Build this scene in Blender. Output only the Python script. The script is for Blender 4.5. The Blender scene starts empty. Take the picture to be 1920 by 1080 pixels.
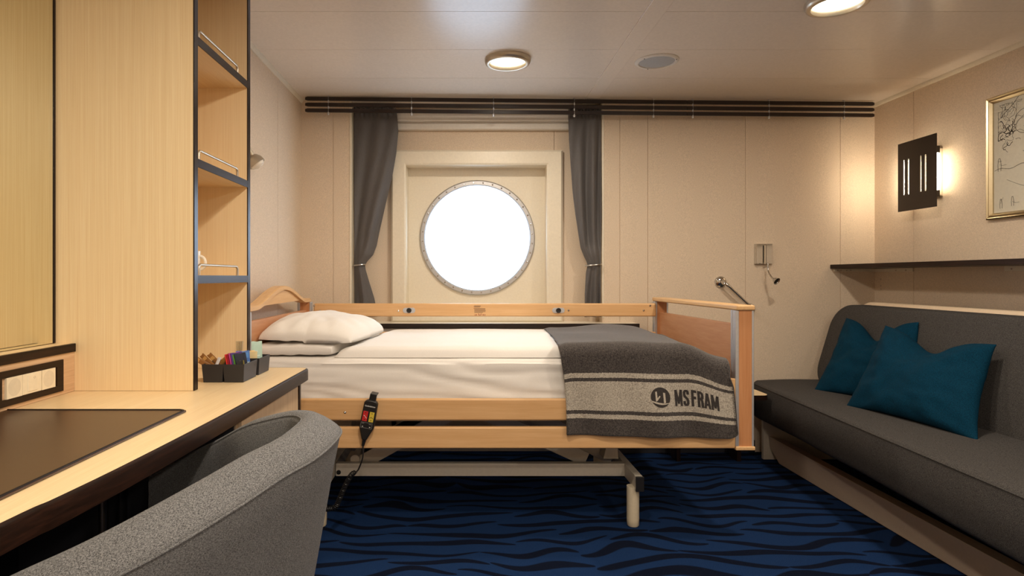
import bpy, bmesh, math, random
from mathutils import Vector, Matrix, noise

random.seed(7)
SC = bpy.context.scene
COL = SC.collection
PI = math.pi
def R(d): return math.radians(d)

# ------------------------------------------------------------------ camera, world, exposure
F = 1134.0; CX = 870.0; CY = 519.0; CZ = 1.08         # focal length (px at 1920), vanishing point, eye height
cam_d = bpy.data.cameras.new('camera'); cam = bpy.data.objects.new('camera', cam_d); COL.objects.link(cam)
cam.location = (0, 0, CZ); cam.rotation_euler = (PI/2, 0, 0)
cam_d.sensor_width = 36; cam_d.lens = F/1920*36
cam_d.shift_x = (960-CX)/1920; cam_d.shift_y = -(540-CY)/1920
cam_d.clip_start = 0.02
SC.camera = cam
SC.view_settings.view_transform = 'Standard'; SC.view_settings.look = 'None'
SC.view_settings.gamma = 1; SC.view_settings.use_curve_mapping = False
SC.view_settings.exposure = 0.0
try:
    SC.cycles.use_denoising = True; SC.cycles.denoiser = 'OPENIMAGEDENOISE'
    SC.cycles.max_bounces = 12; SC.cycles.diffuse_bounces = 6; SC.cycles.sample_clamp_indirect = 6
except Exception: pass

W = bpy.data.worlds.new('overcast_sky'); SC.world = W; W.use_nodes = True
W.node_tree.nodes['Background'].inputs[0].default_value = (0.62, 0.78, 1.0, 1)
W.node_tree.nodes['Background'].inputs[1].default_value = 8.5

CEIL = 2.15
LAMPS = [(0.215, 2.974), (1.443, 2.338), (0.05, 1.15), (1.45, 0.75), (0.2, -0.35), (1.45, -0.75), (0.2, -1.75), (1.45, -1.95)]   # ceiling downlights; the last five are out of view, added as fill light
LAMP_W = [9.5, 12.0, 18.0, 13.0, 19.0, 16.0, 18.0, 16.0]
LAMP_COL = (1.0, 0.87, 0.71)
WALL_LAMP = 20.0

def P(px, py, y):                                      # where the sight line through a photo point meets depth y
    return Vector(((px-CX)*y/F, y, CZ-(py-CY)*y/F))

# ------------------------------------------------------------------ materials
def lin(c):
    return tuple((v/255/12.92 if v/255 <= .04045 else ((v/255+.055)/1.055)**2.4) for v in c)+(1,)
class NT:
    def __init__(s, name):
        m = bpy.data.materials.new(name); m.use_nodes = True
        s.m = m; s.t = m.node_tree; s.b = s.t.nodes['Principled BSDF']
    def n(s, typ, **kw):
        o = s.t.nodes.new('ShaderNode'+typ)
        for k, v in kw.items():
            if k.startswith('_'): setattr(o, k[1:], v)
            else: o.inputs[k.replace('__', ' ')].default_value = v
        return o
    def l(s, a, ao, b, bi): s.t.links.new(a.outputs[ao], b.inputs[bi])
    def coords(s, scale=(1,1,1), out='Object', rot=(0,0,0)):
        tc = s.n('TexCoord'); mp = s.n('Mapping'); mp.inputs['Scale'].default_value = scale
        mp.inputs['Rotation'].default_value = rot
        s.l(tc, out, mp, 'Vector'); return mp
    def ramp(s, src, out, stops):
        r = s.n('ValToRGB'); e = r.color_ramp.elements
        e[0].position, e[0].color = stops[0]; e[1].position, e[1].color = stops[-1]
        for p, c in stops[1:-1]:
            x = e.new(p); x.color = c
        s.l(src, out, r, 'Fac'); return r
    def math(s, op, a, b=None):
        o = s.n('Math'); o.operation = op
        for i, v in enumerate((a, b)):
            if v is None: continue
            if isinstance(v, tuple): s.l(v[0], v[1], o, i)
            else: o.inputs[i].default_value = v
        return (o, 0)
    def bump(s, src, out, strength, dist=0.001):
        b = s.n('Bump', Strength=strength, Distance=dist); s.l(src, out, b, 'Height'); s.l(b, 0, s.b, 'Normal')
def plain(name, c, rough=.5, metal=0, **kw):
    t = NT(name); t.b.inputs['Base Color'].default_value = lin(c)
    t.b.inputs['Roughness'].default_value = rough; t.b.inputs['Metallic'].default_value = metal
    for k, v in kw.items(): t.b.inputs[k.replace('__', ' ')].default_value = v
    # slight mottling so that no surface is perfectly flat
    mp = t.coords((90,90,90)); nz = t.n('TexNoise', Scale=1.0, Detail=2); t.l(mp, 0, nz, 'Vector')
    r = t.ramp(nz, 'Fac', [(.3, lin(tuple(v*.985 for v in c))), (.7, lin(tuple(min(255, v*1.012) for v in c)))])
    t.l(r, 0, t.b, 'Base Color')
    return t.m
def wood(name, c1, c2, scale, rough=.4, bump=.15, broad=.35):
    t = NT(name); mp = t.coords(scale)
    nz = t.n('TexNoise', Scale=1.0, Detail=5, Roughness=.65, Distortion=.3); t.l(mp, 0, nz, 'Vector')
    r = t.ramp(nz, 'Fac', [(.30, lin(c2)), (.50, lin(tuple((a+b)/2 for a, b in zip(c1, c2)))), (.68, lin(c1))])
    mp2 = t.coords(tuple(v*.12 for v in scale)); n2 = t.n('TexNoise', Scale=1.0, Detail=3); t.l(mp2, 0, n2, 'Vector')
    mx = t.n('Mix'); mx.data_type = 'RGBA'; mx.blend_type = 'MULTIPLY'; mx.inputs[0].default_value = broad
    r2 = t.ramp(n2, 'Fac', [(.35, (.80,.76,.70,1)), (.65, (1,1,1,1))])
    t.l(r, 0, mx, 6); t.l(r2, 0, mx, 7); t.l(mx, 2, t.b, 'Base Color')
    t.b.inputs['Roughness'].default_value = rough; t.b.inputs['Specular IOR Level'].default_value = .4
    t.bump(nz, 'Fac', bump, .0006); return t.m
def fabric(name, c1, c2, scale=500, rough=.95, bump=.5, sheen=.2, stretch=(1,1,1), lo=.36, hi=.64):
    t = NT(name); mp = t.coords(tuple(scale*v for v in stretch))
    nz = t.n('TexNoise', Scale=1.0, Detail=3, Roughness=.7); t.l(mp, 0, nz, 'Vector')
    r = t.ramp(nz, 'Fac', [(lo, lin(c1)), (hi, lin(c2))]); t.l(r, 0, t.b, 'Base Color')
    t.b.inputs['Roughness'].default_value = rough; t.b.inputs['Sheen Weight'].default_value = sheen
    t.bump(nz, 'Fac', bump, .001); return t.m
def emit(name, c, strength):
    t = NT(name); t.b.inputs['Base Color'].default_value = (0.8,0.8,0.8,1)
    t.b.inputs['Emission Color'].default_value = tuple(c)+(1,); t.b.inputs['Emission Strength'].default_value = strength
    return t.m
def glassy(name, tint=(1,1,1), base=.04):
    t = NT(name); t.t.nodes.remove(t.b); out = t.t.nodes['Material Output']
    tr = t.n('BsdfTransparent'); tr.inputs[0].default_value = tuple(tint)+(1,)
    gl = t.n('BsdfGlossy'); gl.inputs['Roughness'].default_value = .02
    fr = t.n('LayerWeight'); fr.inputs[0].default_value = .25
    pw = t.math('ADD', t.math('MULTIPLY', t.math('POWER', (fr, 'Facing'), 3.0), .22), base)
    mx = t.n('MixShader'); t.l(*pw, mx, 0); t.l(tr, 0, mx, 1); t.l(gl, 0, mx, 2); t.l(mx, 0, out, 0)
    return t.m
def wall_mat(name, c, scale=230, rough=.75):
    t = NT(name); mp = t.coords((scale, scale, scale))
    nz = t.n('TexNoise', Scale=1.0, Detail=4, Roughness=.7); t.l(mp, 0, nz, 'Vector')
    r = t.ramp(nz, 'Fac', [(.3, lin(tuple(v*.91 for v in c))), (.7, lin(tuple(min(255,v*1.06) for v in c)))])
    t.l(r, 0, t.b, 'Base Color'); t.b.inputs['Roughness'].default_value = rough
    t.bump(nz, 'Fac', .25, .0008); return t.m
def carpet_mat():
    t = NT('blue_wave_carpet'); tc = t.n('TexCoord')
    # calligraphic strokes laid in rows: each row is cut into strokes of its own length, wave and phase
    P_, L_ = .094, .50
    mp0 = t.n('Mapping'); mp0.inputs['Scale'].default_value = (1.9, 2.6, 1); t.l(tc, 'Object', mp0, 'Vector')
    n0 = t.n('TexNoise', Scale=1.0, Detail=1); t.l(mp0, 0, n0, 'Vector')
    sx = t.n('SeparateXYZ'); t.l(tc, 'Object', sx, 0)
    X_ = (sx, 0); Y_ = t.math('ADD', (sx, 1), t.math('MULTIPLY', (n0, 'Fac'), .24))
    yy = t.math('DIVIDE', Y_, P_); row = t.math('FLOOR', yy); ty = t.math('SUBTRACT', t.math('FRACT', yy), .5)
    wn = t.n('TexWhiteNoise'); wn.noise_dimensions = '1D'; t.l(*row, wn, 'W')
    xs = t.math('ADD', t.math('DIVIDE', X_, L_), t.math('MULTIPLY', (wn, 'Value'), 7.3))
    xs = t.math('ADD', xs, t.math('MULTIPLY', t.math('SINE', t.math('MULTIPLY', xs, 2.1)), .22))
    seg = t.math('FLOOR', xs); s_ = t.math('FRACT', xs)
    cb = t.n('CombineXYZ'); t.l(*row, cb, 0); t.l(*seg, cb, 1)
    w2 = t.n('TexWhiteNoise'); w2.noise_dimensions = '3D'; t.l(cb, 0, w2, 'Vector')
    h2 = (w2, 'Value')
    wave = t.math('SINE', t.math('MULTIPLY', t.math('ADD', t.math('MULTIPLY', s_, 1.05), h2), 6.2832))
    cen = t.math('MULTIPLY', wave, .27)
    wid = t.math('POWER', t.math('SINE', t.math('MULTIPLY', s_, 3.14159)), .42)
    wid = t.math('MULTIPLY', wid, t.math('ADD', t.math('MULTIPLY', h2, .12), .165))
    dist = t.math('ABSOLUTE', t.math('SUBTRACT', ty, cen))
    dd = t.math('SUBTRACT', wid, dist)
    mk = t.math('ADD', t.math('MULTIPLY', dd, 16.0), .5)
    cl = t.n('Clamp'); t.l(*mk, cl, 0); mask = cl
    mp = t.coords((420,420,420)); fz = t.n('TexNoise', Scale=1.0, Detail=3); t.l(mp, 0, fz, 'Vector')
    a = t.ramp(fz, 'Fac', [(.3, lin((14,35,70))), (.7, lin((29,58,103)))])
    b = t.ramp(fz, 'Fac', [(.3, lin((5,10,25))), (.7, lin((14,24,46)))])
    mx = t.n('Mix'); mx.data_type = 'RGBA'; t.l(mask, 0, mx, 0); t.l(a, 0, mx, 6); t.l(b, 0, mx, 7)
    t.l(mx, 2, t.b, 'Base Color'); t.b.inputs['Roughness'].default_value = 1; t.b.inputs['Specular IOR Level'].default_value = .1
    t.bump(fz, 'Fac', .6, .003); return t.m
def blanket_mat():
    t = NT('striped_wool'); tc = t.n('TexCoord'); sx = t.n('SeparateXYZ'); t.l(tc, 'UV', sx, 0)
    # v = metres above the lower hem (scaled by 1), u = metres from the left edge
    wob = t.n('TexNoise', Scale=160.0, Detail=2); t.l(tc, 'UV', wob, 'Vector')
    v = t.math('ADD', (sx, 1), t.math('MULTIPLY', t.math('SUBTRACT', (wob, 'Fac'), .5), .006))
    def band(lo, hi): return t.math('MULTIPLY', t.math('GREATER_THAN', v, lo), t.math('LESS_THAN', v, hi))
    s = t.math('ADD', t.math('ADD', band(.068, .086), band(.101, .219)), band(.233, .253))
    s = t.math('MULTIPLY', s, t.math('LESS_THAN', (sx, 0), .688))
    nz = t.n('TexNoise', Scale=210.0, Detail=4, Roughness=.8); t.l(tc, 'Object', nz, 'Vector')
    dk = t.ramp(nz, 'Fac', [(.36, lin((22,19,19))), (.64, lin((88,81,78)))])
    lt = t.ramp(nz, 'Fac', [(.36, lin((128,120,110))), (.60, lin((198,190,176)))])
    mx = t.n('Mix'); mx.data_type = 'RGBA'; t.l(*s, mx, 0); t.l(dk, 0, mx, 6); t.l(lt, 0, mx, 7)
    t.l(mx, 2, t.b, 'Base Color'); t.b.inputs['Roughness'].default_value = 1; t.b.inputs['Sheen Weight'].default_value = .25
    t.bump(nz, 'Fac', .7, .0025); return t.m

M = {}
M['oak'] = wood('light_oak_upright', (251,230,190), (240,212,166), (380,380,3.0), .34, .15, .18)
M['oak_flat'] = wood('light_oak_desk', (247,224,182), (235,205,158), (340,4.0,340), .36, .15, .2)
M['oak_low'] = wood('pale_oak_drawer', (222,196,164), (200,172,138), (190,190,3.0), .45)
M['edge'] = wood('dark_wenge_edge', (48,28,20), (22,13,9), (150,6,150), .36)
M['edge_up'] = wood('dark_wenge_upright', (48,34,30), (26,19,18), (150,150,6), .28)
for k_ in ('edge', 'edge_up'): M[k_].node_tree.nodes['Principled BSDF'].inputs['Specular IOR Level'].default_value = .22
M['edge_x'] = wood('dark_wenge_rail', (50,36,32), (28,20,19), (5,120,120), .4)
M['beech'] = wood('beech_rail', (226,184,134), (214,168,116), (4,70,70), .38, .05, .25)
M['beech_y'] = wood('beech_cap', (228,188,138), (216,172,120), (70,4,70), .38, .05, .25)
M['beech_red'] = wood('reddish_beech_panel', (208,156,116), (194,138,98), (60,5,60), .4, .05, .5)
M['beech_up'] = wood('beech_post', (208,150,104), (194,132,86), (80,80,4), .4, .05, .3)
M['wall'] = wall_mat('cream_wall_panel', (221,203,181))
M['white'] = plain('cream_painted_metal', (228,219,200), .38)
M['white2'] = plain('white_panel', (225,220,212), .45)
M['ceil'] = plain('pale_grey_ceiling_panel', (228,217,204), .24, Specular__IOR__Level=.19)
M['ceil_gap'] = plain('ceiling_joint', (150,142,135), .5)
M['alu'] = plain('brushed_aluminium', (200,202,207), .36, .6)
M['ring'] = plain('dull_steel_ring', (186,186,188), .42, .75)
M['nickel'] = plain('satin_nickel', (196,186,170), .34, .8)
M['chrome'] = plain('polished_chrome', (205,203,200), .08, 1)
M['gold'] = plain('champagne_gold', (198,182,150), .3, 1)
M['dark'] = plain('black_plastic', (24,23,24), .4)
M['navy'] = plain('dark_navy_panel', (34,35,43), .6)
M['bronze'] = plain('dark_bronze_plate', (50,42,36), .42, .3)
M['leather'] = plain('dark_brown_leather', (76,54,38), .34)
M['leather_edge'] = plain('black_leather_edge', (28,21,18), .5, Specular__IOR__Level=.2)
M['box'] = plain('charcoal_leatherette', (42,42,46), .45)
M['sheet'] = fabric('white_cotton', (232,228,222), (243,240,236), 700, .9, .1, .1)
M['blanket'] = blanket_mat()

M['ink'] = fabric('dark_woven_lettering', (34,31,30), (66,60,58), 400, 1, .5, .1)
M['ink_light'] = fabric('pale_woven_lettering', (158,149,136), (205,196,181), 330, 1, .5, .1)
M['sofa'] = fabric('charcoal_sofa_cloth', (42,41,41), (88,85,83), 420, .95, .4, 0)
M['tweed'] = fabric('grey_tweed', (34,35,38), (134,134,135), 620, .95, .7, .05, (1,.5,1.6), .34, .66)
M['teal'] = fabric('teal_velvet', (0,36,54), (3,54,77), 260, .9, .15, 0)
for k_ in ('teal', 'sofa'): M[k_].node_tree.nodes['Principled BSDF'].inputs['Specular IOR Level'].default_value = .12
M['curtain'] = fabric('slate_grey_satin', (80,77,78), (90,87,87), 600, .62, .1, .2, (1,1,.1))
M['carpet'] = carpet_mat()
M['frame_grey'] = plain('warm_grey_powder_coat', (204,196,182), .42)
M['greige'] = plain('taupe_painted_steel', (192,174,156), .45)
M['leg'] = plain('cream_powder_coat', (208,196,172), .45)
M['mug'] = plain('white_china', (236,228,214), .2)
M['socket'] = plain('ivory_switch_plastic', (236,226,202), .35)
M['socket_in'] = plain('ivory_socket_well', (222,212,190), .4)
M['paper'] = plain('off_white_paper', (234,225,208), .7)
M['drawing'] = plain('drawing_ink', (52,46,42), .8)
M['glass'] = glassy('clear_glass', (.97,.98,.98))
M['lamp_on'] = emit('lit_diffuser', (1.0, .86, .62), 9.0)
M['tube_on'] = emit('lit_tube', (1.0, .80, .54), WALL_LAMP); M['tube_far'] = emit('lit_tube_far', (1.0, .83, .60), WALL_LAMP*4.5)
M['grille'] = plain('speaker_grille_cloth', (176,178,180), .8)
M['silver_cord'] = plain('silver_tieback', (200,198,194), .3, 1)
t_ = NT('silvered_mirror'); t_.b.inputs['Base Color'].default_value = (.80,.79,.66,1); t_.b.inputs['Metallic'].default_value = 1; t_.b.inputs['Roughness'].default_value = .012; M['mirror'] = t_.m
def colour(name, c, rough=.4):
    if name not in M: M[name] = plain(name, c, rough)
    return M[name]

# ------------------------------------------------------------------ mesh builder
class MB:
    def __init__(s): s.v = []; s.f = []; s.uv = None
    def add(s, vs, fs):
        o = len(s.v); s.v += [Vector(p) for p in vs]; s.f += [tuple(i+o for i in f) for f in fs]; return s
    def box(s, x0, x1, y0, y1, z0, z1, mat=None):
        vs = [Vector(p) for p in ((x0,y0,z0),(x1,y0,z0),(x1,y1,z0),(x0,y1,z0),(x0,y0,z1),(x1,y0,z1),(x1,y1,z1),(x0,y1,z1))]
        if mat: vs = [mat(p) for p in vs]
        return s.add(vs, [(0,3,2,1),(4,5,6,7),(0,1,5,4),(1,2,6,5),(2,3,7,6),(3,0,4,7)])
    def prism(s, pts, vec):                                # polygon pts extruded by vec
        n = len(pts); vec = Vector(vec); a = [Vector(p) for p in pts]; b = [p+vec for p in a]
        return s.add(a+b, [tuple(range(n))[::-1], tuple(range(n, 2*n))]+[(i,(i+1)%n,n+(i+1)%n,n+i) for i in range(n)])
    def tube(s, pts, r, n=10, cap=True, closed=False):
        pts = [Vector(p) for p in pts]; m = len(pts); rs = r if isinstance(r, (list,tuple)) else [r]*m
        up = None; vs = []
        for i, p in enumerate(pts):
            if closed: t = pts[(i+1)%m]-pts[i-1]
            else: t = (pts[min(i+1,m-1)]-pts[max(i-1,0)])
            t = t.normalized() if t.length > 1e-9 else Vector((0,0,1))
            if up is None:
                up = Vector((0,0,1)) if abs(t.z) < .9 else Vector((1,0,0))
            up = (up-t*up.dot(t)).normalized(); sd = t.cross(up)
            for k in range(n):
                a = 2*PI*k/n; vs.append(p+(sd*math.cos(a)+up*math.sin(a))*rs[i])
        fs = []
        for i in range(m if closed else m-1):
            j = (i+1) % m
            for k in range(n):
                k2 = (k+1) % n; fs.append((i*n+k, i*n+k2, j*n+k2, j*n+k))
        if cap and not closed: fs += [tuple(range(n))[::-1], tuple(range((m-1)*n, m*n))]
        return s.add(vs, fs)
    def lathe(s, prof, c, axis=(0,0,1), n=32):            # prof: (radius, height along axis)
        ax = Vector(axis).normalized(); u = Vector((0,0,1)) if abs(ax.z) < .9 else Vector((1,0,0))
        u = (u-ax*u.dot(ax)).normalized(); w = ax.cross(u); c = Vector(c); vs = []; m = len(prof)
        for r, h in prof:
            for k in range(n):
                a = 2*PI*k/n; vs.append(c+ax*h+(u*math.cos(a)+w*math.sin(a))*max(r, 1e-5))
        fs = [(i*n+k, i*n+(k+1)%n, (i+1)*n+(k+1)%n, (i+1)*n+k) for i in range(m-1) for k in range(n)]
        if prof[0][0] > 1e-4 and prof[0] != prof[-1]: fs.append(tuple(range(n))[::-1])
        if prof[-1][0] > 1e-4 and prof[0] != prof[-1]: fs.append(tuple(range((m-1)*n, m*n)))
        return s.add(vs, fs)
    def grid(s, fn, nu, nv, wrap=False):
        vs = [fn(i/(nu if wrap else nu-1), j/(nv-1)) for j in range(nv) for i in range(nu)]
        fs = []
        for j in range(nv-1):
            for i in range(nu if wrap else nu-1):
                i2 = (i+1) % nu; fs.append((j*nu+i, j*nu+i2, (j+1)*nu+i2, (j+1)*nu+i))
        return s.add(vs, fs)

def link(name, mb, mat, parent=None, bevel=0, seg=2, sub=0, solid=0, sharp=40, smooth=True):
    me = bpy.data.meshes.new(name)
    base = world_loc(parent) if parent else Vector((0,0,0))
    me.from_pydata([tuple(p-base) for p in mb.v], [], mb.f); me.validate(); me.update()
    bm = bmesh.new(); bm.from_mesh(me); bmesh.ops.remove_doubles(bm, verts=bm.verts, dist=1e-6)
    bmesh.ops.recalc_face_normals(bm, faces=bm.faces); bm.to_mesh(me); bm.free()
    if smooth:
        me.polygons.foreach_set('use_smooth', [True]*len(me.polygons)); me.set_sharp_from_angle(angle=R(sharp))
    me.materials.append(mat)
    o = bpy.data.objects.new(name, me); COL.objects.link(o)
    if parent: o.parent = parent
    if solid:
        md = o.modifiers.new('thickness', 'SOLIDIFY'); md.thickness = solid; md.offset = 0
    if bevel:
        md = o.modifiers.new('bevel', 'BEVEL'); md.width = bevel; md.segments = seg; md.limit_method = 'ANGLE'; md.angle_limit = R(35); md.harden_normals = True
    if sub:
        md = o.modifiers.new('sub', 'SUBSURF'); md.levels = sub; md.render_levels = sub
    return o
def world_loc(o):
    v = Vector((0,0,0))
    while o: v = v+o.location; o = o.parent
    return v
def tag(o, label, cat, group=None):
    o['label'] = label; o['category'] = cat
    if group: o['group'] = group
    return o
def thing(name, label, cat, loc=(0,0,0), group=None):
    o = bpy.data.objects.new(name, None); COL.objects.link(o); o.location = loc; o.empty_display_size = .05
    return tag(o, label, cat, group)
def struct(name, mb, mat, parent=None, **kw):
    o = link(name, mb, mat, parent, **kw)
    if not parent: o['kind'] = 'structure'
    return o
def copy_tree(o, parent=None):
    c = o.copy(); COL.objects.link(c)
    if parent: c.parent = parent
    for ch in [x for x in o.children]: copy_tree(ch, c)
    return c
def catmull(pts, n):
    pts = [Vector(p) for p in pts]; out = []; m = len(pts)-1
    for k in range(n):
        t = k/(n-1)*m; i = min(int(t), m-1); f = t-i
        p0 = pts[max(i-1,0)]; p1 = pts[i]; p2 = pts[i+1]; p3 = pts[min(i+2,m)]
        out.append(.5*((2*p1)+(p2-p0)*f+(2*p0-5*p1+4*p2-p3)*f*f+(3*p1-p0-3*p2+p3)*f**3))
    return out
def lerp_list(tab, t):
    for (a, va), (b, vb) in zip(tab, tab[1:]):
        if t <= b: return va+(vb-va)*(max(t,a)-a)/(b-a)
    return tab[-1][1]
def rrect(w, h, r, n=6):                                   # rounded rectangle, centred
    pts = []
    for cx, cy, a0 in ((w/2-r,h/2-r,0),(-w/2+r,h/2-r,90),(-w/2+r,-h/2+r,180),(w/2-r,-h/2+r,270)):
        for k in range(n+1):
            a = R(a0+90*k/n); pts.append((cx+r*math.cos(a), cy+r*math.sin(a)))
    return pts
def smoothstep(a, b, x):
    t = max(0, min(1, (x-a)/(b-a))); return t*t*(3-2*t)
# ------------------------------------------------------------------ the room
XL, XR, XD = -0.985, 2.546, -1.235                     # wall by the bed, wall by the sofa, wall behind the desk
YB0 = -2.70                                            # wall behind the viewer
def yw(x): return 3.685+.0255*x                        # the window wall runs very slightly out of square
def BWm(p): return Vector((p.x, p.y+yw(p.x), p.z))     # box corners given as depth from the window wall

fl = MB().box(-1.6, 2.9, -3.0, 4.6, -.08, 0); struct('floor', fl, M['carpet'], smooth=False)
# ceiling of painted metal planks with fine joints
ce = MB(); ys = [-1.4+.408*k for k in range(14)]; ys = [v+.0 for v in ys]
ys = [2.44+.408*k for k in range(-13, 5)]
for a, b in zip(ys, ys[1:]):
    for x0, x1 in ((-1.5, .728), (.812, 2.8)):
        ce.box(x0, x1, a+.0012, b-.0012, CEIL, CEIL+.03)
ceil = struct('ceiling', ce, M['ceil'], smooth=False)
struct('ceiling_backing', MB().box(-1.6, 2.9, -3.0, 4.6, CEIL+.006, CEIL+.12), M['ceil_gap'], ceil, smooth=False)
struct('joint_strip', MB().box(.729, .811, -2.8, 4.1, CEIL-.005, CEIL+.02), M['ceil'], ceil, bevel=.0015)

def panel_wall(name, seams, z0, z1, f, back):
    mb = MB()
    for a, b in zip(seams, seams[1:]): mb.add(*f(a+.0014, b-.0014, z0, z1, 0, .02))
    mb.add(*f(seams[0], seams[-1], z0, z1, .004, back))
    return struct(name, mb, M['wall'], smooth=False)
def fb(a, b, z0, z1, d0, d1):
    vs = [BWm(Vector((x, d, z))) for z in (z0, z1) for x, d in ((a,d0),(b,d0),(b,d1),(a,d1))]
    return vs, [(0,3,2,1),(4,5,6,7),(0,1,5,4),(1,2,6,5),(2,3,7,6),(3,0,4,7)]
NL, NR = -.682, .846                                   # window niche
panel_wall('wall_back_left', [-1.05, -.792, NL], 0, CEIL+.05, fb, .3)
panel_wall('wall_back_right', [NR, .955, 1.128, 1.735, 2.33, 2.66], 0, CEIL+.05, fb, .3)
def fr(a, b, z0, z1, d0, d1):
    vs = [Vector((XR+d, y, z)) for z in (z0, z1) for y, d in ((a,d0),(b,d0),(b,d1),(a,d1))]
    return vs, [(0,3,2,1),(4,5,6,7),(0,1,5,4),(1,2,6,5),(2,3,7,6),(3,0,4,7)]
panel_wall('wall_right', [-2.9, -1.4, -.2, 1.0, 2.22, 3.425, 4.0], 0, CEIL+.05, fr, .2)
def fL(a, b, z0, z1, d0, d1):
    vs = [Vector((XL-d, y, z)) for z in (z0, z1) for y, d in ((a,d0),(b,d0),(b,d1),(a,d1))]
    return vs, [(0,3,2,1),(4,5,6,7),(0,1,5,4),(1,2,6,5),(2,3,7,6),(3,0,4,7)]
panel_wall('wall_left', [2.275, 3.2, 4.0], 0, CEIL+.05, fL, .2)
struct('wall_left_desk', MB().box(XD-.15, XD, -2.9, 2.5, 0, CEIL+.05), M['wall'], smooth=False)
struct('wall_left_return', MB().box(XD-.1, XL-.001, 2.277, 2.45, 0, CEIL+.05), M['wall'], smooth=False)
struct('wall_front', MB().box(-1.6, 2.9, YB0-.15, YB0, 0, CEIL+.05), M['wall'], smooth=False)
bb = MB().add(*fb(NR, 1.79, 0, .075, -.012, 0)); struct('baseboard_back', bb, M['navy'], bevel=.002)
# cove strips where ceiling meets walls
struct('trim_right', MB().prism([(XR, YB0, CEIL), (XR-.016, YB0, CEIL), (XR-.016, YB0, CEIL-.006), (XR-.006, YB0, CEIL-.020), (XR, YB0, CEIL-.020)], (0, 3.745-YB0, 0)), M['white'])
struct('trim_left', MB().prism([(XL, 2.46, CEIL), (XL+.016, 2.46, CEIL), (XL+.016, 2.46, CEIL-.006), (XL+.006, 2.46, CEIL-.020), (XL, 2.46, CEIL-.020)], (0, 3.655-2.46, 0)), M['white'])

# ------------------------------------------------------------------ window niche and porthole
WC = Vector((.0855, 3.885, 1.33)); RO, RI = .3695, .335
YN = 3.80                                              # back of the niche
FX0, FX1, FZ0, FZ1 = -.455, .615, .795, 1.870          # outer frame
IX0, IX1, IZ1 = -.372, .526, 1.787                     # recess
IZ0 = .845
nb = MB()
nb.box(NL-.02, FX0+.03, YN, YN+.2, 0, CEIL+.05).box(FX1-.03, NR+.02, YN, YN+.2, 0, CEIL+.05)
nb.box(FX0, .565, YN+.001, YN+.2, FZ1-.03, CEIL+.05).box(.568, FX1, YN+.001, YN+.2, FZ1-.03, CEIL+.05)
nb.box(FX0, FX1, YN, YN+.2, 0, FZ0+.03)
struct('wall_niche', nb, M['wall'], smooth=False)
struct('trim_niche_jamb', MB().box(NL-.012, NL+.001, 3.664, YN, .83, CEIL).box(NR-.001, NR+.012, 3.704, YN, .83, CEIL), M['white'], bevel=.002)
win = bpy.data.objects.new('window_1', None); COL.objects.link(win); win.location = WC; win['kind'] = 'structure'; win['label'] = 'round porthole in a square cream frame'
def frame_ring(y, o, i, y2):                           # picture-frame ring between two rectangles
    mb = MB(); (ox0, ox1, oz0, oz1), (ix0, ix1, iz0, iz1) = o, i
    a = [(ox0,y,oz0),(ox1,y,oz0),(ox1,y,oz1),(ox0,y,oz1)]; b = [(ix0,y2,iz0),(ix1,y2,iz0),(ix1,y2,iz1),(ix0,y2,iz1)]
    return mb, a, b
fm = MB(); YF = 3.757
rects = [((FX0, FX1, FZ0, FZ1), YN+.002), ((FX0, FX1, FZ0, FZ1), YF+.012), ((FX0+.012, FX1-.012, FZ0+.012, FZ1-.012), YF),
         ((IX0, IX1, IZ0, IZ1), YF), ((IX0+.010, IX1-.010, IZ0+.010, IZ1-.010), YF+.006), ((IX0+.016, IX1-.006, IZ0+.012, IZ1-.012), WC.y)]
vs = []
for (x0, x1, z0, z1), y in rects: vs += [(x0,y,z0),(x1,y,z0),(x1,y,z1),(x0,y,z1)]
fs = [(i*4+k, i*4+(k+1)%4, (i+1)*4+(k+1)%4, (i+1)*4+k) for i in range(len(rects)-1) for k in range(4)]
fm.add(vs, fs); link('window_frame', fm, M['white'], win, sharp=25)
# recess back plate with a round hole
bp = MB(); N = 96; ring = []; rect = []
x0, x1, z0, z1 = IX0-.02, IX1+.02, IZ0-.02, IZ1+.02
for k in range(N):
    a = 2*PI*k/N; c, s_ = math.cos(a), math.sin(a)
    ring.append((WC.x+RO*.97*c, WC.y, WC.z+RO*.97*s_))
    t = min([(x1-WC.x)/c if c > 1e-6 else (x0-WC.x)/c if c < -1e-6 else 9, (z1-WC.z)/s_ if s_ > 1e-6 else (z0-WC.z)/s_ if s_ < -1e-6 else 9])
    rect.append((WC.x+t*c, WC.y, WC.z+t*s_))
bp.add(ring+rect, [(k, (k+1)%N, N+(k+1)%N, N+k) for k in range(N)])
bp.add([(WC.x+RO*.97*math.cos(2*PI*k/N), WC.y+d, WC.z+RO*.97*math.sin(2*PI*k/N)) for d in (0, .12) for k in range(N)], [(k, (k+1)%N, N+(k+1)%N, N+k) for k in range(N)])
link('recess_panel', bp, M['white'], win, sharp=25)
link('porthole_ring', MB().lathe([(RI, .03), (RI, -.012), (RI+.006, -.018), (RO-.008, -.018), (RO, -.010), (RO, .03), (RI, .03)], WC, (0,1,0), 96), M['ring'], win)
sc0 = None
for k in range(36):
    a = 2*PI*(k+.4)/36; c = WC+Vector(((RI+RO)/2*math.cos(a), -.018, (RI+RO)/2*math.sin(a)))
    link('screw', MB().lathe([(.0055, 0), (.005, -.0025), (.0022, -.0035), (.0018, -.0015), (0, -.0015)], c, (0,1,0), 10), M['chrome'], win)
link('pane', MB().lathe([(0, .012), (RI+.005, .012), (RI+.005, .022), (0, .022)], WC, (0,1,0), 64), M['glass'], win)
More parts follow.
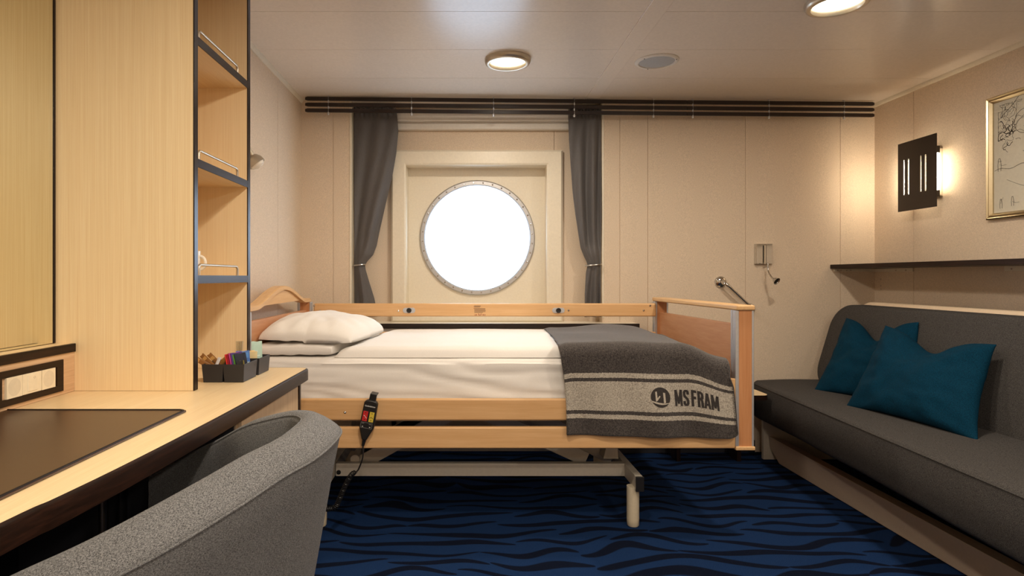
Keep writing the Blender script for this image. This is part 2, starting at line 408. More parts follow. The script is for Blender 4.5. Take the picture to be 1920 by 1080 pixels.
for px in (-.435, .594):
    link('frame_button', MB().lathe([(.006,0),(.006,-.002),(0,-.003)], (px, YF, 1.33), (0,1,0), 12), M['white'], win)
# ledge below the window
sill = MB().box(NL-.01, NR+.2, 3.612, YN+.01, .776, .800)
so = struct('trim_window_ledge', sill, M['white'], bevel=.002)
struct('ledge_edge', MB().box(NL-.01, NR+.2, 3.600, 3.612, .772, .801), M['edge_x'], so, bevel=.002)
lp = MB()
for a, b in ((-.70, -.235), (-.232, .385), (.388, 1.04)): lp.box(a, b, 3.625, 3.66, .30, .770)
struct('trim_under_ledge', lp, M['white2'], bevel=.002)
# roller blind cassette
rb = thing('roller_blind', 'rolled-up cream blind box across the top of the window niche', 'blind', (.08, 3.74, 2.0))
link('cassette', MB().box(NL+.006, NR-.006, 3.735, YN, 2.043, 2.12), M['white2'], rb, bevel=.01, seg=3)
link('bottom_bar', MB().box(NL+.02, NR-.02, 3.752, YN-.004, 1.995, 2.034), M['white2'], rb, bevel=.008, seg=3)
link('fabric_roll', MB().box(NL+.02, NR-.02, 3.765, YN-.004, 2.03, 2.045), M['white2'], rb)

# ------------------------------------------------------------------ slatted pelmet rail
pel = thing('curtain_pelmet', 'three dark slatted rails running along the top of the window wall', 'curtain rail', (.7, 3.62, 2.13))
def yr(x): return 3.57+.029*(x+.936)
X0, X1 = -.938, 2.49
for zt, zb in ((2.1425, 2.1207), (2.1075, 2.0857), (2.0735, 2.0517)):
    mb = MB()
    for xa, xb in ((X0, 1.338), (1.3395, X1)):
        sec = lambda x, k: [(x, yr(x)-.007*k, zt-.004*(1-k) -.0035*(x-X0)/3.4), (x, yr(x)+.007*k, zt-.004*(1-k)-.0035*(x-X0)/3.4), (x, yr(x)+.007*k, zb+.006*(1-k)-.0035*(x-X0)/3.4), (x, yr(x)-.007*k, zb+.006*(1-k)-.0035*(x-X0)/3.4)]
        xs = [(xa, .35 if xa == X0 else 1), (xa+.015, 1), (xb-.015, 1), (xb, .35 if xb == X1 else 1)]
        vs = [p for x, k in xs for p in sec(x, k)]
        fs = [(0,1,2,3), (15,14,13,12)]+[(i*4+k, i*4+(k+1)%4, i*4+4+(k+1)%4, i*4+4+k) for i in range(3) for k in range(4)]
        mb.add(vs, fs)
    link('rail', mb, M['edge_x'], pel, bevel=.002, smooth=True)
for px in (615, 771, 926, 1080, 1232, 1308, 1456, 1603):
    x = (px-CX)*3.56/F; y = yr(x)-.002; b = .0035*(x-X0)/3.4
    link('bracket', MB().tube([(x, y+.012, CEIL), (x, y-.001, CEIL-.006), (x, y-.001, 2.046-b)], .0042, 8).lathe([(0,-.014),(.006,-.011),(.0075,-.004),(.005,.002),(0,.003)], (x, y-.001, 2.048-b), n=10), M['alu'], pel)

# ------------------------------------------------------------------ curtains
def curtain(name, label, left, right, folds, seed, y0, tie, tiex):
    t = thing(name, label, 'curtain', ((left[0][1]+right[0][1])/2, y0, .82))
    zt, zb = 2.122, .835
    def fn(u, v):
        z = zt+(zb-zt)*v; xl, xr = lerp_list(left, v), lerp_list(right, v)
        w = xr-xl; pinch = 1-math.exp(-((v-tie)/.10)**2)
        uu = u+.025*math.sin(6*v+seed)*math.sin(PI*u)
        a = (.006+.012*pinch)*min(1, .35+v*1.4)
        y = y0-.004+a*math.sin(folds*2*PI*uu**1.3+seed+1.6*v)+.006*math.sin(17*u+9*v+seed)*pinch
        y -= .02*(1-pinch)*math.sin(PI*u)
        if v < .06: y += .010*math.sin(uu*2*PI*9+seed)*(1-v/.06)         # gathered heading
        y -= .012*math.exp(-((v-tie+.055)/.035)**2)*math.sin(PI*u)*(1 if u > .3 else .5)   # bulge above the tie
        return (xl+w*u, y, z)
    link('cloth', MB().grid(fn, 90, 140), M['curtain'], t, solid=.0025, sharp=180)
    z = zt+(zb-zt)*tie; xa, xb = tiex; pts = []
    for k in range(28):
        a = 2*PI*k/28; pts.append(((xa+xb)/2+(xb-xa)/2*math.cos(a), y0-.006+.034*math.sin(a), z+.004*math.cos(a)))
    link('tieback', MB().tube(pts, .0045, 8, closed=True), M['silver_cord'], t)
    return t
def X(px, y=3.68): return (px-CX)*y/F
tz = lambda py, y=3.68: (2.122-(CZ-(py-CY)*y/F))/(2.122-.835)
L1 = [(tz(q), X(p)) for q, p in ((195,662),(497,662.5),(600,662.5))]
Rr1 = [(tz(q), X(p)) for q, p in ((195,740),(215,744),(245,746),(285,742),(330,734),(380,722),(430,711),(460,705),(478,698),(490,687),(497,683),(505,684),(530,691),(560,700),(592,706))]
curtain('curtain', 'slate grey curtain tied back on the left side of the porthole', L1, Rr1, .95, .6, 3.705, tz(497), (X(662), X(684)))
L2 = [(tz(q), X(p)) for q, p in ((195,1068),(215,1067),(260,1068),(310,1071),(360,1075),(400,1080),(440,1086),(465,1090),(480,1096),(490,1101),(497,1103),(510,1100),(550,1097),(600,1096))]
Rr2 = [(tz(q), X(p)) for q, p in ((195,1129),(497,1128),(600,1127))]
curtain('curtain', 'slate grey curtain with deep folds tied back right of the porthole', L2, Rr2, 2.0, 2.4, 3.705, tz(497), (X(1099), X(1129)))

# ------------------------------------------------------------------ ceiling lamps and speaker
def downlight(x, y, label, i):
    t = thing('ceiling_downlight', label, 'ceiling light', (x, y, CEIL), 'round ceiling downlights')
    link('trim_ring', MB().lathe([(.113, 0), (.113, -.012), (.107, -.024), (.098, -.028), (.090, -.026), (.084, -.016), (.082, -.006), (.082, 0)], (x, y, CEIL), n=48), M['nickel'], t)
    link('diffuser', MB().lathe([(0, -.012), (.05, -.0115), (.0835, -.008), (.0835, -.002), (0, -.002)], (x, y, CEIL), n=40), M['lamp_on'], t)
    d = bpy.data.lights.new('downlight_glow', 'AREA'); d.shape = 'DISK'; d.size = .15; d.energy = LAMP_W[i]; d.color = LAMP_COL
    o = bpy.data.objects.new('downlight_glow', d); COL.objects.link(o); o.location = (0, 0, -.030); o.parent = t
labs = ['lit round downlight in the ceiling straight above the porthole', 'lit round downlight at the top edge above the sofa side', 'lit round downlight in the ceiling near the desk chair',
        'unseen round downlight added as fill beside the near end of the sofa', 'unseen round downlight added as fill just behind the viewer', 'unseen round downlight added as fill behind the viewer on the right', 'unseen round downlight added as fill farthest back on the left', 'unseen round downlight added as fill farthest back on the right']
for i, ((x, y), lb) in enumerate(zip(LAMPS, labs)): downlight(x, y, lb, i)
sp = thing('ceiling_speaker', 'white round speaker with grey cloth set in the ceiling', 'speaker', (.956, 3.0, CEIL))
link('rim', MB().lathe([(.106, 0), (.105, -.004), (.098, -.008), (.088, -.008), (.086, -.003), (.086, 0)], (.956, 3.0, CEIL), n=48), M['white2'], sp)
link('grille', MB().lathe([(0, -.007), (.06, -.006), (.087, -.004), (.087, 0), (0, 0)], (.956, 3.0, CEIL), n=40), M['grille'], sp)
for a in (100, 215, 330):
    link('screw', MB().lathe([(.003,-.008),(.003,-.0095),(0,-.0095)], (.956+.094*math.cos(R(a)), 3.0+.094*math.sin(R(a)), CEIL), n=8), M['dark'], sp)

# ------------------------------------------------------------------ wall lamp (right wall)
wl = thing('wall_lamp', 'dark slotted plate lamp glowing on the right-hand wall', 'wall lamp', (XR, 3.30, 1.63))
PXp = 2.468; ya, yb, za, zb_ = 3.163, 3.440, 1.448, 1.832
slots = [(3.395, .0095), (3.361, .0095), (3.270, .0095), (3.236, .0095)]; sz0, sz1 = 1.540, 1.735
pm = MB(); edges = [ya]
for c, w in sorted(slots): edges += [c-w/2, c+w/2]
edges.append(yb)
for i in range(len(edges)-1):
    a, b = edges[i], edges[i+1]
    if i % 2 == 0: pm.box(PXp, PXp+.006, a, b, za, zb_)
    else: pm.box(PXp, PXp+.006, a, b, za, sz0).box(PXp, PXp+.006, a, b, sz1, zb_)
link('cover_plate', pm, M['bronze'], wl, smooth=False)
link('back_box', MB().box(XR-.014, XR, 3.215, 3.39, 1.51, 1.765), M['white'], wl, bevel=.002)
for a, b in ((3.192, 3.212), (3.402, 3.422)):
    for c, d in ((1.737, 1.772), (1.503, 1.538)): link('end_bracket', MB().box(PXp+.006, 2.512, a, b, c, d), M['bronze'], wl)
    link('end_bracket', MB().tube([(2.51, (a+b)/2, 1.638-.125), (XR-.001, (a+b)/2+.02, 1.638-.125)], .004, 8), M['nickel'], wl)
link('tube', MB().tube([(2.498, 3.202, 1.54), (2.498, 3.202, 1.735)], .012, 14), M['tube_on'], wl)
link('tube', MB().tube([(2.498, 3.412, 1.54), (2.498, 3.412, 1.735)], .012, 14), M['tube_far'], wl)
link('tube', MB().tube([(2.506, 3.300, 1.54), (2.506, 3.300, 1.735)], .009, 14), M['tube_on'], wl)

# ------------------------------------------------------------------ picture (right wall)
pc = thing('framed_picture', 'gold-framed ink drawing hanging on the right wall above the shelf', 'picture', (XR, 2.5, 1.35))
py1, py0, pz0, pz1 = 2.930, 2.130, 1.352, 1.940
fm = MB(); prof = [(0, 0), (-.020, 0), (-.026, .006), (-.024, .014), (-.016, .020), (-.012, .028), (0, .030)]
vs = []
for d, ins in [(-.001, 0), (-.020, .002), (-.024, .008), (-.019, .014), (-.022, .021), (-.012, .031), (-.004, .032)]:
    vs += [(XR+d, py0+ins, pz0+ins), (XR+d, py1-ins, pz0+ins), (XR+d, py1-ins, pz1-ins), (XR+d, py0+ins, pz1-ins)]
fm.add(vs, [(i*4+k, i*4+(k+1)%4, i*4+4+(k+1)%4, i*4+4+k) for i in range(6) for k in range(4)])
link('frame', fm, M['gold'], pc, sharp=20)
link('paper', MB().box(XR-.006, XR-.001, py0+.025, py1-.025, pz0+.025, pz1-.025), M['paper'], pc)
dr = MB(); rnd = random.Random(11)
def stroke(pts, w=.0012):
    for (a, b), (c, d) in zip(pts, pts[1:]):
        dx, dz = c-a, d-b; L = math.hypot(dx, dz) or 1; nx, nz = -dz/L*w/2, dx/L*w/2
        dr.add([(XR-.0066, a+nx, b+nz), (XR-.0066, c+nx, d+nz), (XR-.0066, c-nx, d-nz), (XR-.0066, a-nx, b-nz)], [(0,1,2,3)])
def squiggle(y, z, s, n, w=.0012, turn=1.2):
    a = rnd.uniform(0, 6.3); pts = [(y, z)]
    for _ in range(n):
        a += rnd.uniform(-turn, turn); y += math.cos(a)*s; z += math.sin(a)*s; y = max(py0+.045, min(py1-.055, y)); z = max(pz0+.05, min(pz1-.05, z)); pts.append((y, z))
    stroke(pts, w)
for _ in range(16): squiggle(2.79+rnd.gauss(0,.035), 1.80+rnd.gauss(0,.03), .010, 20)
for _ in range(12): squiggle(2.84+rnd.gauss(0,.02), 1.745+rnd.gauss(0,.02), .006, 9, .003)
for _ in range(85): squiggle(rnd.uniform(py0+.08, py1-.06), rnd.uniform(1.62, 1.88), .006, rnd.randint(1,5), .0016)
stroke([(2.74+.05*math.cos(a/6), 1.79+.055*math.sin(a/6)) for a in range(38)], .0018)
stroke([(2.86-.012*k, 1.83+.010*k+.002*math.sin(k)) for k in range(9)], .0022)
stroke([(2.895-.02*k, 1.585+.006*math.sin(k*1.1)+.001*k) for k in range(14)], .002)
for y, z, s in ((2.868, 1.61, .03), (2.86, 1.425, .022), (2.80, 1.43, .022), (2.62, 1.43, .02)):
    stroke([(y-s*.25, z-s), (y-s*.3, z), (y-s*.1, z+s), (y+s*.15, z+s), (y+s*.3, z), (y+s*.25, z-s)], .002); squiggle(y, z, .004, 10)
stroke([(2.83-.016*k, 1.535-.02*math.sin(k/14*PI)-.004*k) for k in range(14)], .0012)
for _ in range(24): squiggle(rnd.uniform(py0+.06, 2.75), rnd.uniform(1.42, 1.62), .007, rnd.randint(2,8), .0014)
link('ink_drawing', dr, M['drawing'], pc, smooth=False)
link('glass_sheet', MB().box(XR-.0105, XR-.009, py0+.030, py1-.030, pz0+.030, pz1-.030), M['glass'], pc, smooth=False)

# ------------------------------------------------------------------ dark wall shelf (right)
sh = thing('wall_shelf', 'long dark shelf running along the right wall above the sofa', 'shelf', (2.4, 3.0, 1.13))
link('board', MB().prism([(2.264, 1.3, 1.131), (XR-.002, 1.3, 1.131), (XR-.002, yw(XR)-.003, 1.131), (2.264, yw(2.264)-.003, 1.131)], (0,0,.024)), M['edge'], sh, bevel=.0015)
def bracket(mb, mat='white'): return link('bracket', mb, M[mat], sh, bevel=.0015)
bracket(MB().box(2.285, 2.535, yw(2.4)-.014, yw(2.4)-.004, 1.112, 1.1305))
bracket(MB().box(XR-.010, XR-.001, 3.42, 3.735, 1.110, 1.1305))
bracket(MB().box(XR-.010, XR-.001, 2.57, 2.84, 1.106, 1.1305))
for x in (2.305, 2.325, 2.36, 2.385): link('screw', MB().lathe([(.004,0),(.004,-.003),(0,-.0035)], (x, yw(2.35)-.0145, 1.120), (0,1,0), 8), M['greige'], sh)
for y in (2.60, 2.70, 2.80, 3.47, 3.55): link('screw', MB().lathe([(.004,0),(.004,-.003),(0,-.0035)], (XR-.0105, y, 1.117), (1,0,0), 8), M['greige'], sh)
wallr = bpy.data.objects['wall_right']
for z in (1.065, 1.025, 1.005): link('wall_plug', MB().lathe([(.007,.0005),(.006,-.0008),(0,-.0008)], (XR, 3.695, z), (1,0,0), 10), M['greige'], wallr)

# ------------------------------------------------------------------ grab bar and chrome reading lamps
gb = thing('grab_bar', 'slanted chrome grab bar on the wall above the bed foot', 'grab bar', (1.6, yw(1.6), 1.0))
A = Vector((X(1355,3.69), yw(1.58)-.001, CZ-(529-CY)*3.69/F)); B = Vector((X(1410,3.69), yw(1.76)-.001, CZ-(580-CY)*3.69/F))
for c in (A, B): link('rosette', MB().lathe([(.036,0),(.036,-.006),(.030,-.014),(.018,-.018),(.014,-.020),(0,-.020)], c, (0,1,0), 28), M['chrome'], gb)
o1 = Vector((0,-.055,0)); d_ = (B-A).normalized()
link('bar', MB().tube(catmull([A, A+o1*.5, A+o1+d_*.02, A+o1+d_*.06], 10)+catmull([B+o1-d_*.06, B+o1-d_*.02, B+o1*.5, B], 10), .0105, 14), M['chrome'], gb)
rl = thing('reading_lamp', 'small chrome gooseneck reading lamp on the back wall above the grab bar', 'reading lamp', (1.82, yw(1.82), 1.2))
yy = yw(1.83); xa, xb = X(1418, 3.7), X(1450, 3.7); zt, zb = CZ+(519-457)*3.7/F, CZ+(519-495)*3.7/F
link('back_plate', MB().box(xa, xb, yy-.022, yy, zb, zt), M['chrome'], rl, bevel=.002)
link('hinge', MB().box(xa+.002, xa+.016, yy-.034, yy-.02, zb+.002, zt-.002).box(xa+.060, xa+.068, yy-.036, yy-.02, zb+.002, zt-.002).tube([(xa+.054, yy-.03, zb), (xa+.054, yy-.03, zt-.01)], .007, 10), M['chrome'], rl)
link('slot', MB().box(xa+.046, xa+.053, yy-.0235, yy-.021, zb+.01, zt-.01), M['dark'], rl)
pts = catmull([P(1440,493,3.66), P(1440,503,3.65), P(1441,510,3.64), P(1446,519,3.61), P(1453,525,3.58)], 24)
link('gooseneck', MB().tube(pts, .0055, 10), M['chrome'], rl)
hd = P(1453,525,3.585); ax = Vector((.35,-.75,-.5)).normalized()
link('lamp_head', MB().lathe([(.006,-.012),(.012,-.006),(.020,.008),(.022,.016),(.019,.016),(.014,.004),(0,.002)], hd, ax, 20), M['chrome'], rl)
link('bulb', MB().lathe([(.015,.007),(.013,.012),(0,.013)], hd, ax, 16), M['dark'], rl)
r2 = thing('reading_lamp', 'small nickel spot lamp on the left wall peeking past the cabinet', 'reading lamp', (XL, 2.70, 1.63))
link('wall_mount', MB().lathe([(.03,0),(.03,.012),(.022,.020),(0,.020)], (XL, 2.66, 1.66), (1,0,0), 24), M['nickel'], r2)
link('arm', MB().tube(catmull([(XL+.018,2.66,1.66), (XL+.03,2.665,1.655), (XL+.055,2.68,1.605)], 12), .009, 10), M['nickel'], r2)
ax = Vector((.55,.15,-.75)).normalized(); c = Vector((XL+.048, 2.69, 1.603))
link('lamp_head', MB().lathe([(.010,-.02),(.024,-.012),(.036,.006),(.0385,.028),(.036,.029),(.033,.010),(0,.008)], c, ax, 28), M['nickel'], r2)
link('frosted_lens', MB().lathe([(.035,.022),(.030,.036),(.018,.043),(0,.045)], c, ax, 24), M['mug'], r2)
# ------------------------------------------------------------------ tall shelf cabinet standing on the desk
ZD = .74                                               # desk height
cb = thing('shelf_cabinet', 'tall light oak cabinet with open shelves standing on the desk', 'cabinet', (-1.0, 2.03, ZD))
CXL, CXR, CY0, CY1 = -1.232, -.802, 1.80, 2.27
link('side_panel', MB().box(CXL, CXR-.004, CY0, CY0+.022, ZD+.001, CEIL-.002), M['oak'], cb)
link('side_panel', MB().box(CXL, CXR-.004, CY1-.022, CY1, ZD+.001, CEIL-.002), M['oak'], cb)
link('back_panel', MB().box(CXL, CXL+.016, CY0+.022, CY1-.022, ZD+.001, CEIL-.002), M['oak'], cb)
link('edge_strip', MB().box(CXR-.004, CXR, CY0-.001, CY0+.024, ZD+.001, CEIL-.002), M['edge_up'], cb, bevel=.001)
link('edge_strip', MB().box(CXR-.004, CXR, CY1-.024, CY1+.001, ZD+.001, CEIL-.002), M['edge_up'], cb, bevel=.001)
for zt in (1.805, 1.436, 1.084):
    s = link('shelf', MB().box(CXL+.016, CXR-.004, CY0+.022, CY1-.022, zt-.024, zt), M['oak_flat'], cb)
    link('shelf_edge', MB().box(CXR-.004, CXR-.0005, CY0+.024, CY1-.024, zt-.0245, zt+.0005), M['edge'], s)
    x = CXR-.014; a, b = CY0+.060, CY1-.093
    pts = [(x,a,zt-.001),(x,a,zt+.021)]+[(x,a+.012-.012*math.cos(R(t)),zt+.021+.012*math.sin(R(t))) for t in (30,60,90)]
    pts += [(x,b-.012+.012*math.sin(R(t)),zt+.021+.012*math.cos(R(t))) for t in (0,30,60,90)]+[(x,b,zt-.001)]
    link('guard_rail', MB().tube(pts, .0042, 10), M['nickel'], s)
# mug and the two glasses
mg = thing('mug', 'white coffee mug on the lowest open shelf of the cabinet', 'mug', (-.86, 2.03, 1.084))
c = (-.887, 1.935, 1.0845)
link('body', MB().lathe([(0,.0),(.030,.0),(.033,.004),(.039,.03),(.041,.078),(.0385,.078),(.036,.03),(.028,.008),(0,.008)], c, n=28), M['mug'], mg)
link('handle', MB().tube([(c[0]+.036+.020*math.sin(R(t)), c[1]+.01, c[2]+.04+.022*math.cos(R(t))) for t in range(0, 181, 20)], .0048, 8), M['mug'], mg)
def glass(x, y, label):
    t = tag(link('drinking_glass', MB().lathe([(0,.001),(.009,.001),(.010,.004),(.0135,.105),(.0115,.105),(.008,.012),(0,.010)], (x, y, ZD), n=24), M['tumbler']), label, 'glass')
    return t
tm = glassy('tumbler_glass', (.95,.96,.95), .16); M['tumbler'] = tm
glass(-.818, 2.205, 'clear narrow glass standing behind the tea sachets')

# ------------------------------------------------------------------ mirror and socket ledge
mr = thing('wall_mirror', 'large mirror on the left wall reflecting the oak cabinet', 'mirror', (-1.22, .9, 1.5))
link('mirror_glass', MB().box(-1.222, -1.216, -.6, 1.790, .884, CEIL-.004), M['mirror'], mr, smooth=False)
link('edge_trim', MB().box(-1.232, -1.2145, 1.790, 1.7985, .884, CEIL-.004), M['edge_up'], mr)
lg = thing('socket_ledge', 'low oak ledge box with dark top edge along the desk wall', 'ledge', (-1.19, .9, ZD))
link('front_board', MB().box(-1.222, -1.159, -.6, 1.799, ZD+.001, .860), M['oak_low2'] if 'oak_low2' in M else wood('oak_lengthways', (226,194,158), (200,164,128), (190,4.0,190), .4), lg)
link('top_board', MB().box(-1.232, -1.166, -.6, 1.799, .860, .882), M['oak_flat'], lg)
link('dark_edge', MB().box(-1.166, -1.154, -.6, 1.799, .858, .8825), M['edge'], lg, bevel=.0015)
sk = lg; lg['label'] = 'low oak ledge box with ivory double socket and switch along the desk wall'
fm = MB(); x0, x1 = -1.1588, -1.1545; Y0, Y1, Z0, Z1 = 1.470, 1.744, .752, .842; y0, y1, z0, z1 = 1.512, 1.716, .770, .824
fm.box(x0, x1, Y0, Y1, Z0, z0).box(x0, x1, Y0, Y1, z1, Z1).box(x0, x1, Y0, y0, z0, z1).box(x0, x1, y1, Y1, z0, z1)
link('socket_frame', fm, M['edge'], sk, smooth=False)
def sock(yc):
    zc = .797; mb = MB(); n = 40; h = .027; xs = -1.153; r = .0225
    ring = [(xs, yc+r*math.cos(2*PI*k/n), zc+r*math.sin(2*PI*k/n)) for k in range(n)]
    sq = []
    for k in range(n):
        a = 2*PI*k/n; c_, s_ = math.cos(a), math.sin(a); t = h/max(abs(c_), abs(s_)); sq.append((xs, yc+t*c_, zc+t*s_))
    mb.add(ring+sq, [(k,(k+1)%n,n+(k+1)%n,n+k) for k in range(n)])
    mb.add(sq+[(x0, p[1], p[2]) for p in sq], [(k,(k+1)%n,n+(k+1)%n,n+k) for k in range(n)])
    o = link('socket', mb, M['socket'], sk, smooth=False)
    w = link('well', MB().lathe([(.0225, 0), (.0205, -.012), (0, -.012)], (xs, yc, zc), (1,0,0), 32), M['socket_in'], o)
    link('pin_hole', MB().lathe([(.0028, 0), (0, .0003)], (xs-.0117, yc-.0095, zc+.003), (1,0,0), 12).lathe([(.0028, 0), (0, .0003)], (xs-.0117, yc+.0095, zc+.003), (1,0,0), 12), M['dark'], o)
    for d in (-.020, .020): link('earth_clip', MB().box(xs-.011, xs-.001, yc-.004, yc+.004, zc+d-.0015, zc+d+.0015), M['nickel'], o)
sock(1.552); sock(1.680)
sw = link('switch_plate', MB().box(x0, -1.1532, 1.581, 1.651, .770, .824), M['socket'], sk, bevel=.001)
link('rocker', MB().box(-1.1535, -1.1515, 1.598, 1.634, .776, .819), M['socket'], sw, bevel=.0012)
link('switch_mark', MB().tube([(-1.1513, 1.622+.003*math.cos(k*PI/5), .811+.003*math.sin(k*PI/5)) for k in range(10)], .0004, 4, closed=True), M['greige'], sw)

# ------------------------------------------------------------------ desk
dk = thing('desk', 'built-in light oak desk top with thick dark front edge', 'desk', (-.9, 1.2, ZD))
edge_pts = catmull([(-.70,-.35), (-.668,.30), (-.634,.83), (-.6215,.93), (-.607,1.11), (-.592,1.45), (-.583,1.90), (-.578,2.215)], 40)
edge_pts = [(p.x, p.y) for p in [Vector((a.x, a.y, 0)) for a in [Vector((q[0], q[1], 0)) for q in edge_pts]]]
corner = [(-.578-.03*(1-math.cos(R(t))), 2.24+.03*math.sin(R(t))) for t in (0, 22, 45, 67, 90)]
outline = edge_pts+corner+[(XD+.003, 2.27), (XD+.003, -.35)]
inner = [(x-.006, y) for x, y in edge_pts]+[(x-.006, y-.004) for x, y in corner]+[(XD+.004, 2.266), (XD+.004, -.349)]
link('desk_top', MB().prism([(x, y, ZD-.040) for x, y in inner], (0, 0, .040)), M['oak_flat'], dk, sharp=20)
n = len(edge_pts)+len(corner)
em = MB(); A_ = outline[:n]+[(XL+.005, 2.27)]; B_ = inner[:n]+[(XL+.005, 2.264)]
m_ = len(A_); prof = [(0, -.042), (0, -.006), (.3, -.002), (1, .0004), (1, -.042)]
vs = [(A_[i][0]+(B_[i][0]-A_[i][0])*k, A_[i][1]+(B_[i][1]-A_[i][1])*k, ZD+z) for i in range(m_) for k, z in prof]
q = len(prof); em.add(vs, [(i*q+k, i*q+(k+1)%q, (i+1)*q+(k+1)%q, (i+1)*q+k) for i in range(m_-1) for k in range(q)]+[tuple(range(q)), tuple(range((m_-1)*q, m_*q))[::-1]])
link('front_edge', em, M['edge'], dk, sharp=30)
# drawer unit under the far end of the desk
du = thing('drawer_unit', 'pale oak drawer unit under the far end of the desk', 'cabinet', (-.92, 1.95, 0))
link('body', MB().box(-1.22, -.625, 1.66, 2.245, .06, ZD-.042), M['oak_low'], du)
link('plinth', MB().box(-1.22, -.65, 1.68, 2.23, 0, .06), M['edge'], du)
for a, b in ((.07, .275), (.28, .485), (.49, .694)):
    d = link('drawer_front', MB().box(-.625, -.612, 1.665, 2.232, a, b), M['oak_low'], du, bevel=.001)
link('dark_edge', MB().box(-.630, -.607, 2.233, 2.252, 0, ZD-.042), M['edge_up'], du, bevel=.001)
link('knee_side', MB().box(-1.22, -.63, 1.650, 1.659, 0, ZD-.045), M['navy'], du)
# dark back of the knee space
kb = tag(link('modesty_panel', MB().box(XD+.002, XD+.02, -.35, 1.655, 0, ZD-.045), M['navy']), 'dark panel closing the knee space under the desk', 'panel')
# bent tube frame under the desk
tf = thing('folding_frame', 'black bent-tube frame standing in the dark under the desk', 'folding stand', (-.865, 1.58, 0))
def arch(y, r, m, xl, xr, zt, rad):
    pts = [(xl, y, .012), (xl, y, zt-rad)]+[(xl+rad-rad*math.cos(R(t)), y, zt-rad+rad*math.sin(R(t))) for t in (15,30,45,60,75,90)]
    pts += [(xr-.03+.03*math.sin(R(t)), y, zt-.03+.03*math.cos(R(t))) for t in (0,30,60,90)]+[(xr, y, .012)]
    return link('tube', MB().tube(pts, r, 12), m, tf)
arch(1.560, .011, plain('dark_polished_tube', (150,138,126), .35, 1), -.930, -.800, .588, .070)
arch(1.590, .010, M['dark'], -.900, -.802, .568, .050)
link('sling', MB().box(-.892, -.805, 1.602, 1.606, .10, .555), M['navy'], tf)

# ------------------------------------------------------------------ leather pad
pd = thing('desk_pad', 'dark brown leather writing pad lying on the desk', 'desk pad', (-.9, 1.2, ZD))
rot = lambda x, y: (x, y, 0)
c4 = [(-1.13, 1.545), (-.697, 1.530), (-.703, .70), (-1.13, .69)]
mb = MB(); mb.prism([(x, y, ZD+.0008) for x, y in [(-1.155,1.530),(-.712,1.530),(-.702,1.527),(-.697,1.518),(-.704,.70),(-1.155,.70)]], (0,0,.0035))
link('pad', mb, M['leather'], pd, bevel=.0015)
pts = [Vector((x, y, ZD+.0038)) for x, y in ((-1.15,1.524),(-.716,1.524),(-.706,1.520),(-.703,1.512),(-.710,.70))]
link('stitched_edge', MB().tube(pts, .0032, 8), M['leather_edge'], pd)

# ------------------------------------------------------------------ sachet boxes with sachets
def open_box(x0, x1, y0, y1, label, cut=True, hole=False):
    h = .058; f = .004; t = thing('sachet_box', label, 'box', ((x0+x1)/2, (y0+y1)/2, ZD), 'small charcoal sachet boxes')
    z = ZD+.0008; w = .0025
    out = lambda zz, ins=0: [(x0-f*zz/h+ins, y0-f*zz/h+ins, z+zz), (x1+f*zz/h-ins, y0-f*zz/h+ins, z+zz), (x1+f*zz/h-ins, y1+f*zz/h-ins, z+zz), (x0-f*zz/h+ins, y1+f*zz/h-ins, z+zz)]
    vs = out(0)+out(h)+out(h, w)+out(w, w)
    fs = [(0,3,2,1), (12,13,14,15)]+[(i*4+k, i*4+(k+1)%4, i*4+4+(k+1)%4, i*4+4+k) for i in range(3) for k in range(4)]
    link('tray', MB().add(vs, fs), M['box'], t, bevel=.0008)
    if hole: link('finger_hole', MB().lathe([(.0045,.0012),(0,.0014)], (x1+f*.72, y1-.016, z+h*.72), (1,0,.07), 16), M['dark'], t)
    return t
open_box(-.838, -.777, 1.944, 2.055, 'charcoal sachet box holding brown sugar sticks, leftmost of three')
open_box(-.770, -.709, 1.944, 2.060, 'charcoal sachet box in the middle with the red and blue tea bags', hole=True)
open_box(-.770, -.709, 2.088, 2.195, 'charcoal sachet box farthest right holding a mint sachet')
def sachet(x, y, w, hgt, zc, c, lean, twist, label, cat='sachet', group=None, accents=()):
    m = Matrix.Translation((x, y, zc)) @ Matrix.Rotation(twist, 4, 'Z') @ Matrix.Rotation(lean, 4, 'X')
    t = thing('tea_sachet' if cat == 'tea bag' else 'sugar_stick' if cat == 'sugar' else 'sachet', label, cat, (x, y, zc), group)
    def fn(u, v, s):
        e = max(0, 1-(2*u-1)**4)*max(0, 1-(2*v-1)**6)
        return m @ Vector(((u-.5)*w, s*(.0006+.0013*e), (v-.5)*hgt+.001*math.sin(9*u)))
    mb = MB().grid(lambda u, v: fn(u, v, 1), 8, 10).grid(lambda u, v: fn(u, v, -1), 8, 10)
    link('wrapper', mb, colour('wrapper_%d_%d_%d' % c, c, .3), t)
    for (u0, u1, v0, v1, ac) in accents:
        g = MB().grid(lambda u, v: m @ Vector(((u0+(u1-u0)*u-.5)*w, -.0023, (v0+(v1-v0)*v-.5)*hgt)), 3, 3)
        link('printed_patch', g, colour('print_%d_%d_%d' % ac, ac, .35), t, smooth=False)
    return t
TB = 'tea bags in the middle sachet box'
